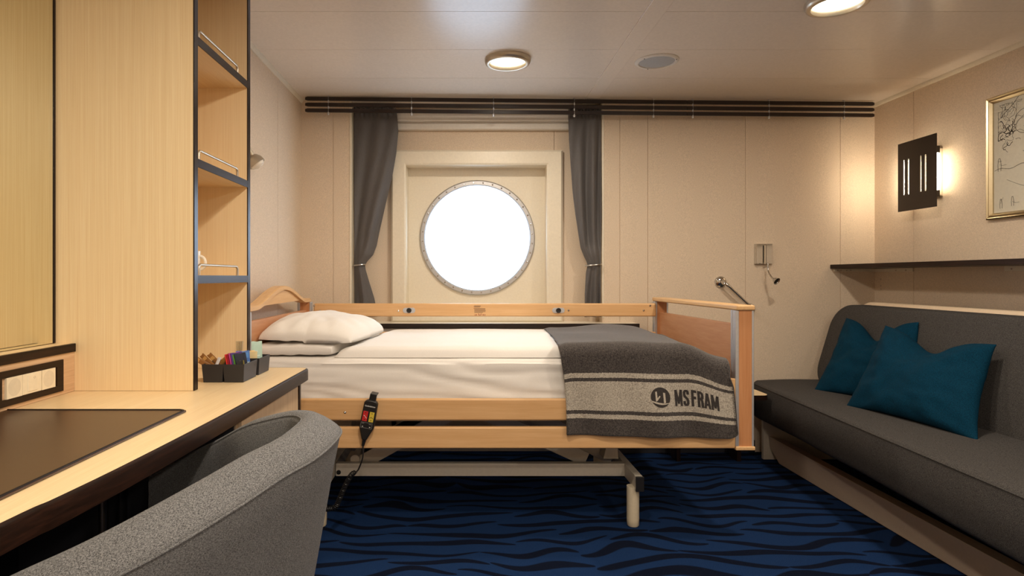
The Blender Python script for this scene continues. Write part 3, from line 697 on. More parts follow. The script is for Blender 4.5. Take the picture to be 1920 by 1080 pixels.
for k, (c, x, dz, acc, lb) in enumerate([
    ((196,42,40), -.752, .000, [(.1,.9,.6,.75,(226,150,60))], 'red tea bag at the left end of the middle box'),
    ((146,28,44), -.747, -.001, [(.2,.8,.4,.7,(190,60,80))], 'dark crimson tea bag second from the left in the middle box'),
    ((176,60,130), -.742, .003, [(.1,.8,.7,.9,(226,120,170))], 'magenta tea bag third from the left in the middle box'),
    ((74,52,120), -.737, .003, [(.2,.7,.5,.8,(196,60,70))], 'violet tea bag between the magenta and green ones'),
    ((84,132,54), -.732, -.003, [(.1,.5,.2,.8,(140,180,80))], 'green tea bag in the middle of the row'),
    ((26,34,52), -.727, .000, [(.3,.7,.3,.6,(120,110,50))], 'black tea bag behind the blue printed one'),
    ((44,96,168), -.7350, .004, [(.08,.9,.62,.9,(60,126,196)), (.35,.6,.45,.85,(226,234,240)), (.05,.95,.1,.4,(170,190,190)), (.0,.3,.05,.2,(214,170,60))], 'blue tea bag with a white print at the right end')]):
    sachet(x-(.004 if k < 6 else 0), 1.972+.003*k if k < 6 else 2.012, .050 if k < 6 else .044, .062, ZD+.0585+dz, c, R(-14), R(66) if k < 6 else R(30), lb, 'tea bag', TB, acc)
lm = sachet(-.7235, 1.956, .022, .064, ZD+.036, (34,34,36), R(-6), R(50), 'black sachet with pale lettering tucked at the front corner of the middle box', 'sachet', None,
       [(.30,.42,.2+.12*i,.27+.12*i,(200,200,200)) for i in range(5)])
for k, (x, y, a, l, lb) in enumerate([(-.850,1.965,R(58),R(20),'brown sugar stick sticking out at the far left of the left box'), (-.835,1.975,R(50),R(-8),'brown sugar stick with torn end lying second from left'),
    (-.812,1.98,R(66),R(14),'brown sugar stick leaning across the left box'), (-.797,1.985,R(62),R(-14),'gold-brown sugar stick at the right of the left box')]):
    sachet(x+.004, y, .016, .075, ZD+.060, (150,104,58) if k < 3 else (176,128,64), R(0), R(0), lb, 'sugar', 'sugar sticks in the left box', [(.1,.9,.7,.85,(206,160,96))])
    o = bpy.context.scene.objects[-1]
for o in [o for o in COL.objects if o.name.startswith('sugar_stick')]: pass
_st = [o for o in COL.objects if o.name.startswith('sugar_stick')]
for o, (ry, rx) in zip(_st, [(-58, 10), (-50, -8), (-40, 14), (48, 10)]): o.rotation_euler = (R(rx), R(ry), 0)
sachet(-.806, 1.962, .014, .07, ZD+.046, (224,226,232), R(-30), R(-25), 'white paper stick between the brown sugar sticks', 'sachet')
sachet(-.755, 2.115, .045, .06, ZD+.052, (222,184,104), R(-20), R(20), 'yellow paper sachet in the farthest right box', 'sachet')
sachet(-.735, 2.100, .032, .075, ZD+.043, (226,208,160), R(-6), R(8), 'cream paper sachet at the near end of the farthest right box', 'sachet')
sachet(-.733, 2.140, .036, .075, ZD+.074, (176,208,196), R(-10), R(25), 'pale mint green sachet standing up in the farthest right box', 'sachet', None, [(.15,.8,.3,.36,(210,226,220)), (.15,.6,.5,.56,(210,226,220))])

# ------------------------------------------------------------------ tub chair
ch = thing('tub_chair', 'grey tweed tub chair pushed in at the desk', 'chair', (-.50, 1.08, 0))
inn = [(-.78,1.50,.585), (-.67,1.475,.645), (-.588,1.438,.690), (-.512,1.392,.734), (-.456,1.368,.755), (-.388,1.340,.774), (-.350,1.290,.780), (-.341,1.233,.781),
       (-.353,1.134,.776), (-.387,1.056,.768), (-.423,.970,.755), (-.4757,.877,.735), (-.525,.826,.715), (-.580,.790,.695), (-.66,.752,.662), (-.76,.730,.610)]
inn = catmull(inn, 100)
def plan_n(i):
    a = inn[max(i-2,0)]; b = inn[min(i+2,len(inn)-1)]; t = Vector((b.x-a.x, b.y-a.y, 0)).normalized()
    return Vector((-t.y, t.x, 0))                       # outward
cen = Vector((-.56, 1.07, 0))
nn = []
for i, p in enumerate(inn):
    v = plan_n(i)
    if v.dot(Vector((p.x, p.y, 0))-cen) < 0: v = -v
    nn.append(v)
for _ in range(6): nn = [nn[0]]+[(nn[i-1]+nn[i]*2+nn[i+1]).normalized() for i in range(1, len(nn)-1)]+[nn[-1]]
def chair_sec(i):
    p, v = inn[i], nn[i]; up = Vector((0,0,1)); z0 = .16
    t = i/(len(inn)-1); wdt = .082
    out = p+v*wdt-up*.026
    def wall(z, base, zb, k): # z from base.z to zb, offset inward by k
        q = Vector(base); s = (base.z-z)/(base.z-zb); q = q-v*(k*s); q.z = z; return q
    pts = []
    zi = .40
    for s in (1, .75, .5, .25): pts.append(wall(zi+(p.z-zi)*(1-s), p, zi, .012))
    pts.append(p-v*.004-up*.012)
    pts.append(p+v*.002-up*.002)
    pts += [p+v*wdt*f+up*(h) for f, h in ((.12,.004),(.3,.0065),(.5,.003),(.7,-.006),(.86,-.015))]
    pts.append(out+up*.003-v*.002); pts.append(out-up*.004+v*.001)
    for s in (.12, .28, .5, .75, 1): pts.append(wall(out.z-(out.z-z0)*s, out, z0, .105))
    pts.append(wall(z0, out, z0, .13)); pts.append(wall(zi-.06, p, zi, .014))
    return pts
secs = [chair_sec(i) for i in range(len(inn))]
m_ = len(secs[0]); mb = MB()
mb.add([q for s in secs for q in s], [(i*m_+k, i*m_+(k+1)%m_, (i+1)*m_+(k+1)%m_, (i+1)*m_+k) for i in range(len(secs)-1) for k in range(m_)]+[tuple(range(m_)), tuple(range((len(secs)-1)*m_, len(secs)*m_))[::-1]])
link('shell', mb, M['tweed'], ch, sharp=60)
link('outer_seam', MB().tube([s[12]+nn[i]*.0012 for i, s in enumerate(secs)], .0022, 8), M['tweed'], ch)
link('inner_seam', MB().tube([s[5]-nn[i]*.0005 for i, s in enumerate(secs)], .0018, 8), M['tweed'], ch)
ins = [inn[i]-nn[i]*.018 for i in range(0, len(inn), 3)]
ins = [Vector((p.x, p.y, 0)) for p in ins]
mb = MB().prism([(p.x, p.y, .33) for p in ins], (0, 0, .12))
link('seat_cushion', mb, M['tweed'], ch, bevel=.02, seg=3)
link('seat_base', MB().prism([(p.x+.01*(cen.x-p.x)*8, p.y+.01*(cen.y-p.y)*8, .165) for p in ins], (0, 0, .16)), M['tweed'], ch)
for x, y in ((-.70,.84), (-.70,1.28), (-.50,.97), (-.44,1.25)):
    link('leg', MB().tube([(x, y, .001), (x, y, .17)], [.013, .018], 14), M['edge_up'], ch)
# ------------------------------------------------------------------ hospital bed
bd = thing('care_bed', 'adjustable care bed with beech rails and height-adjustable grey base', 'bed', (.15, 2.97, 0))
HX = -.902
def fx(y): return .035*(3.45-y)/.95                    # the foot end stands slightly askew
# headboard
arch = lambda y: .958+.078*max(0, math.cos(max(-1, min(1, (y-2.965)/.40))*PI/2))**1.5
ysN = [2.42+1.04*k/40 for k in range(41)]
hb = MB(); top = [(y, arch(y)) for y in ysN]
hb.add([(HX+dx, y, z-.022) for dx in (-.014, .014) for y, z in top]+[(HX+dx, y, .952) for dx in (-.014, .014) for y, z in top],
       [q for k in range(40) for q in ((k, k+1, 83+k, 82+k), (41+k, 123+k, 124+k, 42+k))]+[(82+k, 83+k, 124+k, 123+k) for k in range(40)]+[(k, 41+k, 42+k, k+1) for k in range(40)])
link('headboard_arch', hb, M['beech_y'], bd, sharp=30)
cap = MB()
vs = []
for y, z in top: vs += [(HX-.026, y, z-.020), (HX-.026, y, z-.004), (HX-.020, y, z), (HX+.020, y, z), (HX+.026, y, z-.004), (HX+.026, y, z-.020)]
cap.add(vs, [(i*6+k, i*6+(k+1)%6, i*6+6+(k+1)%6, i*6+6+k) for i in range(40) for k in range(6)]+[tuple(range(6)), tuple(range(240, 246))[::-1]])
link('headboard_cap', cap, M['beech_y'], bd, sharp=30)
link('headboard_panel', MB().box(HX-.012, HX+.012, 2.50, 3.44, .40, .893), M['beech_red'], bd, bevel=.003)
def post(x, y0, y1, z0, z1, skew=0):
    p = link('post', MB().box(x-.030, x+.030, y0, y1, z0, z1), M['beech_up'], bd)
    for sx in (-1, 1):
        for k, (a, b) in enumerate(((y0-.002, y0+.012), (y1-.012, y1+.002))):
            link('aluminium_strip', MB().box(x+sx*.030-.006+.004*sx, x+sx*.030+.006+.004*sx-.003*sx, a, b, z0, z1), M['alu'], p, bevel=.0025, seg=3)
    link('channel', MB().box(x-.0385, x-.030, y0+.014, y1-.014, z0, z1).box(x+.030, x+.0385, y0+.014, y1-.014, z0, z1), M['alu'], p)
    return p
post(HX, 2.425, 2.462, .40, .936); post(HX, 3.418, 3.458, .40, .936)
# footboard
f0, f1 = 1.160, 1.117                                  # x of near and far posts
p1 = post(f0, 2.497, 2.540, .380, .941); post(f1, 3.418, 3.456, .380, .941)
fcx = lambda p: Vector((p.x+f1+(f0-f1)*(3.437-p.y)/(3.437-2.518), p.y, p.z))
cp = MB().box(-.038, .038, 2.487, 3.468, .941, .963, fcx)
link('footboard_cap', cp, M['beech_y'], bd, bevel=.007, seg=3)
link('bottom_cap', MB().box(f0-.040, f0+.041, 2.490, 2.546, .364, .380), M['beech_y'], bd, bevel=.004)
link('footboard_panel', MB().box(-.011, .011, 2.535, 3.425, .40, .880, fcx), M['beech_red'], bd, bevel=.003)
# side rails
RX0, RX1 = -.846, 1.120
def rail(y0, y1, z0, z1, n='side_rail', x1=RX1): return link(n, MB().box(RX0, x1, y0, y1, z0, z1), M['beech'], bd, bevel=.008, seg=3)
fr1 = rail(3.405, 3.428, .856, .930, x1=1.083)
rail(3.405, 3.428, .70, .77, x1=1.083)
n1 = rail(2.492, 2.516, .487, .577); rail(2.492, 2.516, .371, .461)
link('end_block', MB().box(1.092, 1.122, 2.496, 2.518, .50, .66), M['beech'], n1, bevel=.004)
for px in (767, 1047):
    c = P(px, 582, 3.404)
    pl = MB().prism([(c.x+a, 3.4045, c.z+b) for a, b in rrect(.070, .030, .0149)], (0, -.002, 0))
    link('latch_plate', pl, M['alu'], fr1, bevel=.0008)
    link('latch_knob', MB().lathe([(.014,0),(.014,-.006),(.011,-.009),(.008,-.0085),(.0075,-.006),(0,-.006)], (c.x, 3.4025, c.z), (0,1,0), 24), M['dark'], fr1)
for px, py, yv, par in ((589,573,3.4045,fr1),(600,582.5,3.4045,fr1),(747,583,3.4045,fr1),(1066,582,3.4045,fr1),(1207,582,3.4045,fr1),(1219,573,3.4045,fr1),(647,773,2.4915,n1)):
    c = P(px, py, yv); link('bolt', MB().lathe([(.0055,0),(.005,-.002),(.002,-.003),(0,-.0015)], c, (0,1,0), 12), M['chrome'], par)
# care label on the far rail: faint rows of print
def text_mesh(s, size, sx=1.0, bold=0.0, align='CENTER'):
    cu = bpy.data.curves.new('lettering', 'FONT'); cu.body = s; cu.size = size; cu.offset = bold; cu.align_x = align; cu.resolution_u = 3
    o = bpy.data.objects.new('lettering', cu); COL.objects.link(o)
    bpy.context.view_layer.update()
    dg = bpy.context.evaluated_depsgraph_get(); me = bpy.data.meshes.new_from_object(o.evaluated_get(dg))
    vs = [Vector((v.co.x*sx, v.co.y, 0)) for v in me.vertices]; fs = [tuple(p.vertices) for p in me.polygons]
    bpy.data.objects.remove(o); bpy.data.meshes.remove(me); return vs, fs
lab = MB(); red = MB(); rn = random.Random(3)
c0 = P(889.5, 570.5, 3.404)
for z, n, h in ((.004, 15, .0045), (.0105, 13, .003), (.019, 24, .003), (.0245, 24, .003), (.030, 26, .003), (.0355, 26, .003), (.041, 20, .003)):
    x = 0
    for k in range(n):
        w = rn.uniform(.0015, .003)
        lab.box(c0.x+x, c0.x+x+w*.8, 3.4042, 3.405, c0.z-.004-z-h, c0.z-.004-z); x += w+.0002
for k, (x, w, h) in enumerate(((-.004,.003,.003),(-.004,.003,.003),(.001,.005,.004),(.008,.006,.005),(.022,.003,.010),(.026,.008,.003),(.036,.003,.010),(.046,.006,.005),(.054,.003,.004),(.059,.003,.005))):
    z = (c0.z-.015, c0.z-.025)[k] if k < 2 else c0.z-.062
    red.box(c0.x+x, c0.x+x+w, 3.4042, 3.405, z, z+h)
link('care_label', lab, colour('faint_brown_print', (134,104,78), .6), fr1, smooth=False)
link('red_print', red, colour('red_brown_print', (140,62,44), .6), fr1, smooth=False)
# lying surface and base
link('lying_surface', MB().box(-.84, 1.08, 2.545, 3.39, .530, .556), M['dark'], bd)
sf = MB().box(-.83, 1.07, 2.56, 2.60, .470, .529).box(-.83, 1.07, 3.33, 3.37, .470, .529)
link('upper_frame', sf, M['frame_grey'], bd)
for x in (-.60, 0.0, .68): link('cross_brace', MB().box(x-.02, x+.02, 2.60, 3.33, .475, .525), M['frame_grey'], bd)
XA, XB = -.607, .755
lb = link('base_rail', MB().box(XA+.02, XB-.012, 2.765, 2.80, .168, .226), M['frame_grey'], bd, bevel=.003)
link('base_rail', MB().box(XA+.02, XB-.012, 3.16, 3.20, .168, .226), M['frame_grey'], bd, bevel=.003)
link('hole_plug', MB().lathe([(.0105,0),(.0105,-.002),(0,-.003)], (P(635,885.5,2.765).x, 2.765, P(635,885.5,2.765).z), (0,1,0), 18), M['dark'], lb)
for x in (XA, XB-.005):
    a = link('cross_bar', MB().box(x-.016, x+.016, 2.582, 3.36, .166, .226), M['frame_grey'], bd, bevel=.003)
    link('end_cap', MB().box(x-.0175, x+.0175, 2.574, 2.583, .164, .228).box(x-.0175, x+.0175, 3.36, 3.37, .164, .228), M['dark'], a, bevel=.002)
for x in (XA-.015, XB-.022):
    for y in (2.625, 3.30): link('leg', MB().lathe([(0,0),(.022,0),(.0255,.004),(.0265,.03),(.0265,.172),(0,.172)], (x, y, .001), n=24), M['leg'], bd)
def arm(xa, za, xb, zb, y, w=.05, th=.012):
    d = Vector((xb-xa, 0, zb-za)).normalized(); n_ = Vector((-d.z, 0, d.x))*w/2; a = Vector((xa, y, za)); b = Vector((xb, y, zb))
    return MB().prism([a-n_, b-n_, b+n_, a+n_], (0, th, 0))
for y in (2.83, 3.11):
    link('scissor_arm', arm(-.50, .20, .05, .50, y, .066), M['frame_grey'], bd, bevel=.002)
    link('scissor_arm', arm(-.05, .50, .58, .215, y+.03, .066), M['frame_grey'], bd, bevel=.002)
    link('lift_arm', arm(.18, .50, .72, .20, y+.10, .07), M['frame_grey'], bd, bevel=.002)
link('actuator', MB().tube([(-.50, 2.98, .235), (-.05, 2.98, .47)], .026, 16).tube([(-.05, 2.98, .47), (.15, 2.98, .50)], .016, 16), M['dark'], bd)
link('pivot', MB().tube([(-.505, 2.80, .235), (-.505, 3.16, .235)], .021, 16), M['frame_grey'], bd)
link('gusset', MB().prism([(.655, 2.84, .226), (.725, 2.84, .226), (.715, 2.84, .40), (.695, 2.84, .40)], (0, .25, 0)), M['frame_grey'], bd)

# ------------------------------------------------------------------ mattress, sheets, pillows
def slab(x0, x1, y0, y1, z0, z1, r, seed, amp, nu=110, nv=90, side_w=.004):
    # rounded slab wrapped around the x axis with cloth wrinkles
    prof = []; w = y1-y0; h = z1-z0
    for a, (cy, cz) in ((180, (y0+r, z1-r)), (90, (y1-r, z1-r))):
        prof += [(cy+r*math.cos(R(a-90*k/8)), cz+r*math.sin(R(a-90*k/8))) for k in range(9)]
    path = [(y0, z0)]+[(y0, z0+(z1-r-z0)*k/14) for k in range(1, 14)]+prof[:9]+[(y0+r+(w-2*r)*k/40, z1) for k in range(1, 40)]+prof[9:]+[(y1, z0+(z1-r-z0)*(1-k/8)) for k in range(1, 9)]
    n = len(path)
    def fn(u, v):
        i = min(int(v*(n-1)+1e-6), n-1); y, z = path[i]; x = x0+(x1-x0)*u
        e = min(1, 40*u, 40*(1-u))
        f = noise.noise(Vector((x*2.2+seed, z*16+y*3, seed)))
        g = noise.noise(Vector((x*7+seed, z*30+y*10, seed*2)))
        d = amp*(f+.4*g)
        if z < z1-r*.7: d += side_w*(abs(math.sin(x*5+z*40+3*f)))-.002
        ny = -1 if i < 18 else 0; nz = 1 if i >= 14 else 0
        return (x, y-(d if ny else 0)+(1-e)*0, z+(d*.7 if nz else 0))
    mb = MB().grid(fn, nu, n)
    # end caps
    for k in (0, nu-1): mb.f.append(tuple(j*nu+k for j in range(n)))
    mb.f.append(tuple([0, nu-1, (n-1)*nu+nu-1, (n-1)*nu]))
    return mb
mt = thing('mattress', 'white sheeted mattress filling the care bed between its beech rails', 'mattress', (.1, 2.97, .557))
link('fitted_sheet', slab(-.872, 1.060, 2.545, 3.385, .557, .737, .032, 2.0, .006, side_w=.008), M['sheet'], mt, sharp=70)
dv = thing('duvet', 'thin white duvet folded flat on the mattress from pillow to blanket', 'duvet', (.3, 2.97, .74))
def duvet(u, v):
    x = -.475+1.45*u; y = 2.562+.81*v
    sk = -.085*(1-v)+.05*v; x = x+(1-u)*(sk*.9)
    e = min(1, u/.05, (1-u)/.05)*1.0; ev = min(1, v/.07, (1-v)/.07)
    k = math.sqrt(max(0, 1-(1-max(0,e))**2))*math.sqrt(max(0, 1-(1-max(0,ev))**2))
    n_ = noise.noise(Vector((x*2.5, y*5, 3)))*.006+noise.noise(Vector((x*8, y*10, 9)))*.0025
    return x, y, k, n_
def dtop(u, v):
    x, y, k, n_ = duvet(u, v); return (x, y-.006*k+.006, .738+.043*k+n_*k+.012*v*k)
def dbot(u, v):
    x, y, k, n_ = duvet(u, v); return (x, y, .737)
link('cover', MB().grid(dtop, 100, 70).grid(dbot, 100, 70), M['sheet'], dv, sharp=70)

def pillow_mesh(corners, thick, pinch=.10, n=46, wr=.006, seed=0, dent=None, flatb=.5, p=.55, rnd_=0):
    c = [Vector(q) for q in corners]                    # bl, br, tr, tl
    nrm = (c[1]-c[0]).cross(c[3]-c[0]).normalized()
    def base(u, v):
        a = 2*u-1; b = 2*v-1
        if rnd_: a, b = a*(1-rnd_*b**4), b*(1-rnd_*a**4)
        a2 = a*(1-pinch*(1-b*b)*abs(a)**1.5); b2 = b*(1-pinch*(1-a*a)*abs(b)**1.5)
        uu, vv = (a2+1)/2, (b2+1)/2
        q = c[0]*(1-uu)*(1-vv)+c[1]*uu*(1-vv)+c[2]*uu*vv+c[3]*(1-uu)*vv
        a, b = 2*u-1, 2*v-1; h = (max(0, 1-a*a)*max(0, 1-b*b))**p
        return q, h, a, b
    def side(s):
        def fn(u, v):
            u = .5-.5*math.cos(PI*u); v = .5-.5*math.cos(PI*v)
            q, h, a, b = base(u, v)
            w = noise.noise(Vector((a*2+seed, b*2, seed)))*wr+noise.noise(Vector((a*5+seed, b*5, seed+5)))*wr*.5
            # creases running out to the corners
            w += wr*.6*math.sin(14*math.atan2(b, a)+seed)*min(1, math.hypot(a, b)**3)*h
            off = nrm*(s*(thick*h*(flatb if s < 0 else 1))+w*h**.5)
            if dent: off += dent(a, b, h)
            return q+off
        return fn
    return MB().grid(side(1), n, n).grid(side(-1), n, n)
pf = thing('flat_pillow', 'flat white pillow lying underneath the plump pillow', 'pillow', (-.66, 2.95, .74))
link('pillow_case', pillow_mesh([(-.885,2.557,.768),(-.560,2.557,.768),(-.46,3.30,.772),(-.885,3.30,.772)], .030, .0, 46, .004, 3, None, .95, .12), M['sheet'], pf, sharp=180)
pw = thing('pillow', 'plump white pillow at the head of the bed', 'pillow', (-.64, 2.95, .80))
def pdent(a, b, h): return Vector((0, 0, -.03*(1-h)*(1 if a > 0 else .2)*.5))
link('pillow_case', pillow_mesh([(-.890,2.562,.815),(-.475,2.570,.812),(-.400,3.150,.812),(-.885,3.290,.835)], .094, .0, 60, .010, 1.3, pdent, .12, .30, rnd_=.06), M['sheet'], pw, sharp=180)

# ------------------------------------------------------------------ blanket
bk = thing('wool_blanket', 'dark grey wool blanket with pale stripes draped over the bed foot', 'blanket', (.8, 2.9, .8))
# path across the bed, measured from the lower hem upwards: (length, y, z)
Lh = .350
YBK = 2.468
def left_x(s):
    tab = [(0, .4205), (.12, .4185), (.23, .410), (.30, .399), (.36, .392), (.46, .400), (.75, .420), (1.0, .432), (1.25, .440)]
    return lerp_list(tab, s)
def right_x(s):
    tab = [(0, 1.105), (.02, 1.117), (.08, 1.112), (.16, 1.108), (.25, 1.100), (.30, 1.085), (.36, 1.088), (.46, 1.088), (.75, 1.086), (1.0, 1.062), (1.25, 1.05)]
    return lerp_list(tab, s)
def bl_point(u, s):
    """u 0..1 across, s metres above the hem (then on over the top)"""
    xl, xr = left_x(s), right_x(s); x = xl+(xr-xl)*u
    drop = 0.0
    zt = .806-.070*smoothstep(.72, 1.0, u)*(1-.55*smoothstep(.7, 1.25, s))+.022*math.exp(-((u-.55)/.25)**2)*smoothstep(.6, 1.2, s)
    r = .055; zb = .434-.014*u
    hang = Lh-r*.6
    if s < hang:
        y = YBK; z = (zt-r)-(hang-s)*((zt-r)-zb)/hang
    else:
        a = (s-hang)/r
        if a < PI/2: y = YBK+r*(1-math.cos(a)); z = zt-r+r*math.sin(a)
        else: y = YBK+r+(a-PI/2)*r; z = zt
    z -= drop*smoothstep(.45, .15, s)
    hf = smoothstep(.36, .05, s)
    y += hf*(.010*math.sin(x*13+1)+.006*math.sin(x*29+s*6))-.012*hf*smoothstep(.6,1,u)
    z += (1-hf)*(.006*noise.noise(Vector((x*4, y*4, 1)))+.010*noise.noise(Vector((x*2.2, y*2.5, 4))))
    if y > 3.18: z -= .02*((y-3.18)/.16)**2
    if u < .04: z -= .006*(1-u/.04)*(1-hf)
    return Vector((x, min(y, 3.40), z))
SMAX = 1.235
NU, NV = 110, 150
top_v = [bl_point(i/(NU-1), SMAX*j/(NV-1)) for j in range(NV) for i in range(NU)]
# round off the lower right corner
def cround(u, s):
    xl, xr = left_x(s), right_x(s); x = (u)*(xr-xl); W_ = xr-xl; r = .028
    if s < r and x > W_-r:
        dx, ds = x-(W_-r), r-s; d = max(dx, ds); L = math.hypot(dx, ds)
        if L > 1e-9: k = d/L; return ((W_-r+dx*k)/W_, r-ds*k)
    return (u, s)
pts = []; uvs = []
for j in range(NV):
    for i in range(NU):
        u, s = cround(i/(NU-1), SMAX*j/(NV-1)); pts.append(bl_point(u, s)); uvs.append((u*(right_x(s)-left_x(s)), s))
mb = MB(); mb.add(pts, [(j*NU+i, j*NU+i+1, (j+1)*NU+i+1, (j+1)*NU+i) for j in range(NV-1) for i in range(NU-1)])
me = bpy.data.meshes.new('wool_cloth'); base = bk.location
me.from_pydata([tuple(p-Vector(base)) for p in mb.v], [], mb.f)
uvl = me.uv_layers.new(name='UVMap')
for lp_ in me.loops: uvl.data[lp_.index].uv = uvs[lp_.vertex_index]
me.polygons.foreach_set('use_smooth', [True]*len(me.polygons)); me.materials.append(M['blanket'])
wc = bpy.data.objects.new('wool_cloth', me); COL.objects.link(wc); wc.parent = bk
md = wc.modifiers.new('thickness', 'SOLIDIFY'); md.thickness = .007; md.offset = 0
def bl_at(xm, s, off):                                 # metres from the left edge, metres above the hem, lift off the cloth
    W_ = right_x(s)-left_x(s); u = xm/W_; e = .003
    p = bl_point(u, s); a = bl_point(u+e, s)-bl_point(u-e, s); b = bl_point(u, s+e)-bl_point(u, s-e)
    n_ = a.cross(b).normalized()
    if n_.y > 0: n_ = -n_
    return p+n_*(.0035+off)
def dice(vs, fs, cell=.006):                           # cut a flat figure into small cells so that it follows the cloth
    bm = bmesh.new(); V = [bm.verts.new(v) for v in vs]
    for f in fs:
        try: bm.faces.new([V[i] for i in f])
        except ValueError: pass
    xs = [v.x for v in vs]; ys_ = [v.y for v in vs]
    for ax, lo, hi in ((0, min(xs), max(xs)), (1, min(ys_), max(ys_))):
        k = lo+cell
        while k < hi:
            no = Vector((1,0,0)) if ax == 0 else Vector((0,1,0)); co = Vector((k,0,0)) if ax == 0 else Vector((0,k,0))
            bmesh.ops.bisect_plane(bm, geom=bm.verts[:]+bm.edges[:]+bm.faces[:], plane_co=co, plane_no=no); k += cell
    bm.verts.index_update(); out = [v.co.copy() for v in bm.verts]; of = [tuple(v.index for v in f.verts) for f in bm.faces]; bm.free(); return out, of
def woven(name, vs, fs, ox, os_, lift, mat):
    vs, fs = dice(vs, fs); mb = MB(); mb.add([bl_at(ox+v.x, os_+v.y, lift) for v in vs], fs)
    return link(name, mb, mat, bk, sharp=180)
def thick(pts, w):                                      # a brush line as quads, one per piece, with overlapping ends
    vs = []; fs = []
    for (a, b), (c, d) in zip(pts, pts[1:]):
        p, q = Vector((a,b,0)), Vector((c,d,0)); t = (q-p).normalized(); n_ = Vector((-t.y, t.x, 0))*w/2; e = t*w*.12
        o = len(vs); vs += [p-n_-e, q-n_+e, q+n_+e, p+n_-e]; fs.append((o, o+1, o+2, o+3))
    return vs, fs
HL = .0655; WB = .0105
LET = {'M': (.0335, [[(.15,0),(.15,1)], [(.85,0),(.85,1)], [(.19,.97),(.5,.16)], [(.81,.97),(.5,.16)]]),
       'S': (.0245, [[(.80,.72),(.80,.83),(.68,.92),(.5,.94),(.32,.92),(.20,.83),(.20,.70),(.30,.58),(.5,.51),(.70,.43),(.80,.30),(.80,.17),(.68,.08),(.5,.06),(.32,.08),(.20,.17),(.20,.29)]]),
       'F': (.0200, [[(.24,0),(.24,1)], [(.24,.92),(.98,.92)], [(.24,.53),(.90,.53)]]),
       'R': (.0245, [[(.20,0),(.20,1)], [(.20,.92),(.58,.92),(.76,.84),(.80,.72),(.76,.60),(.58,.52),(.20,.52)], [(.58,.52),(.70,.44),(.76,.30),(.80,0)]]),
       'A': (.0275, [[(.17,0),(.47,.97)], [(.83,0),(.53,.97)], [(.28,.26),(.72,.26)]])}
for ch_, xo in zip('MSFRAM', (.000, .0365, .0700, .0945, .1195, .1475)):
    w_, strokes = LET[ch_]; V_, F_ = [], []
    for st in strokes:
        v, f = thick([(a*w_, b*HL) for a, b in st], WB*(.9 if ch_ in 'MA' else 1)); F_ += [tuple(i+len(V_) for i in q) for q in f]; V_ += v
    V_ = [Vector((p.x, min(HL, max(0, p.y)), 0)) for p in V_]
    woven('letter', V_, F_, .442+xo, .125, .0008, M['ink'])
rC = .040; cxm, csm = .383, .160
arcp = lambda a0, a1, r, n=24: [Vector((r*math.cos(R(a0+(a1-a0)*k/n)), r*math.sin(R(a0+(a1-a0)*k/n)), 0)) for k in range(n+1)]
# disc with a smile-shaped cut low down
disc = arcp(0, 360, rC, 48)[:-1]
woven('emblem_disc', disc, [tuple(range(len(disc)))], cxm, csm, .0008, M['ink'])
def poly(pts): return [Vector((x, y, 0)) for x, y in pts], [tuple(range(len(pts)))]
for nm, pl in (('emblem_stroke', [(-.0215,-.016),(-.0145,-.013),(-.0145,.024),(-.0215,.022)]), ('emblem_stroke', [(-.0145,-.0125),(-.001,.004),(-.005,.007),(-.0145,-.003)]),
               ('emblem_stroke', [(.0105,-.022),(.019,-.021),(.019,.018),(.0105,.019)])):
    v, f = poly(pl); woven(nm, v, f, cxm, csm, .0014, M['ink_light'])
sm = [(-.033, -.021)]; smile_o = [(-.0375+.071*k/16, -.0105-.0125*math.sin(PI*(.05+.60*k/16))) for k in range(17)]; smile_i = [(x, y-.0062*math.sin(PI*min(1, .2+k/16*.75))-.001) for k, (x, y) in enumerate(smile_o)]
v = [Vector((x, y, 0)) for x, y in smile_o+smile_i]; f = [(k, k+1, 17+k+1, 17+k) for k in range(16)]
woven('emblem_stroke', v, f, cxm, csm, .0014, M['ink_light'])
# overlock stitches along the right edge
stm = MB()
for k in range(46):
    s = .03+.0058*k; W_ = right_x(s)-left_x(s)
    stm.tube([bl_at(W_-.011, s, .0006), bl_at(W_-.0005, s+.001, .0008)], .0011, 5)
link('edge_stitching', stm, M['ink'], bk)

# ------------------------------------------------------------------ handset with coiled cord
hs = thing('bed_handset', 'black bed remote handset hooked over the near beech rail', 'remote control', (-.40, 2.47, .5))
hc = P(689, 789, 2.455); tl = R(11); k_ = 2.455/F
ex = Vector((math.cos(tl), 0, -math.sin(tl))); ez = Vector((math.sin(tl), 0, math.cos(tl)))
def H(a, b, y): return Vector((hc.x, 0, hc.z))+ex*a+ez*b+Vector((0, y, 0))
out_ = [(-.028,.070),(-.022,.080),(-.012,.083),(.012,.083),(.022,.080),(.028,.070),(.030,-.020),(.030,-.030),(.009,-.083),(-.009,-.083),(-.030,-.030),(-.030,-.020)]
YS = 2.488
body = MB().prism([H(a, b, YS-.030) for a, b in out_], (0, .028, 0))
link('body', body, M['dark'], hs, bevel=.006, seg=3)
link('hook', MB().prism([H(-.012,.078,YS-.022), H(.016,.078,YS-.022), H(.017,.106,YS-.022), H(-.011,.106,YS-.022)], (0, .005, 0)).prism([H(-.011,.103,YS-.022), H(.017,.103,YS-.022), H(.017,.108,YS-.022), H(-.011,.108,YS-.022)], (0, .052, 0)), M['dark'], hs, bevel=.0015)
link('strain_relief', MB().tube([H(0,-.080,YS-.016), H(-.001,-.108,YS-.016)], [.0085,.006], 12), M['dark'], hs)
yf = YS-.0302
def face(a0, a1, b0, b1, c, nm, y=.0012, par=hs):
    return link(nm, MB().prism([H(a0,b0,yf), H(a1,b0,yf), H(a1,b1,yf), H(a0,b1,yf)], (0, -y, 0)), c, par, bevel=.0004)
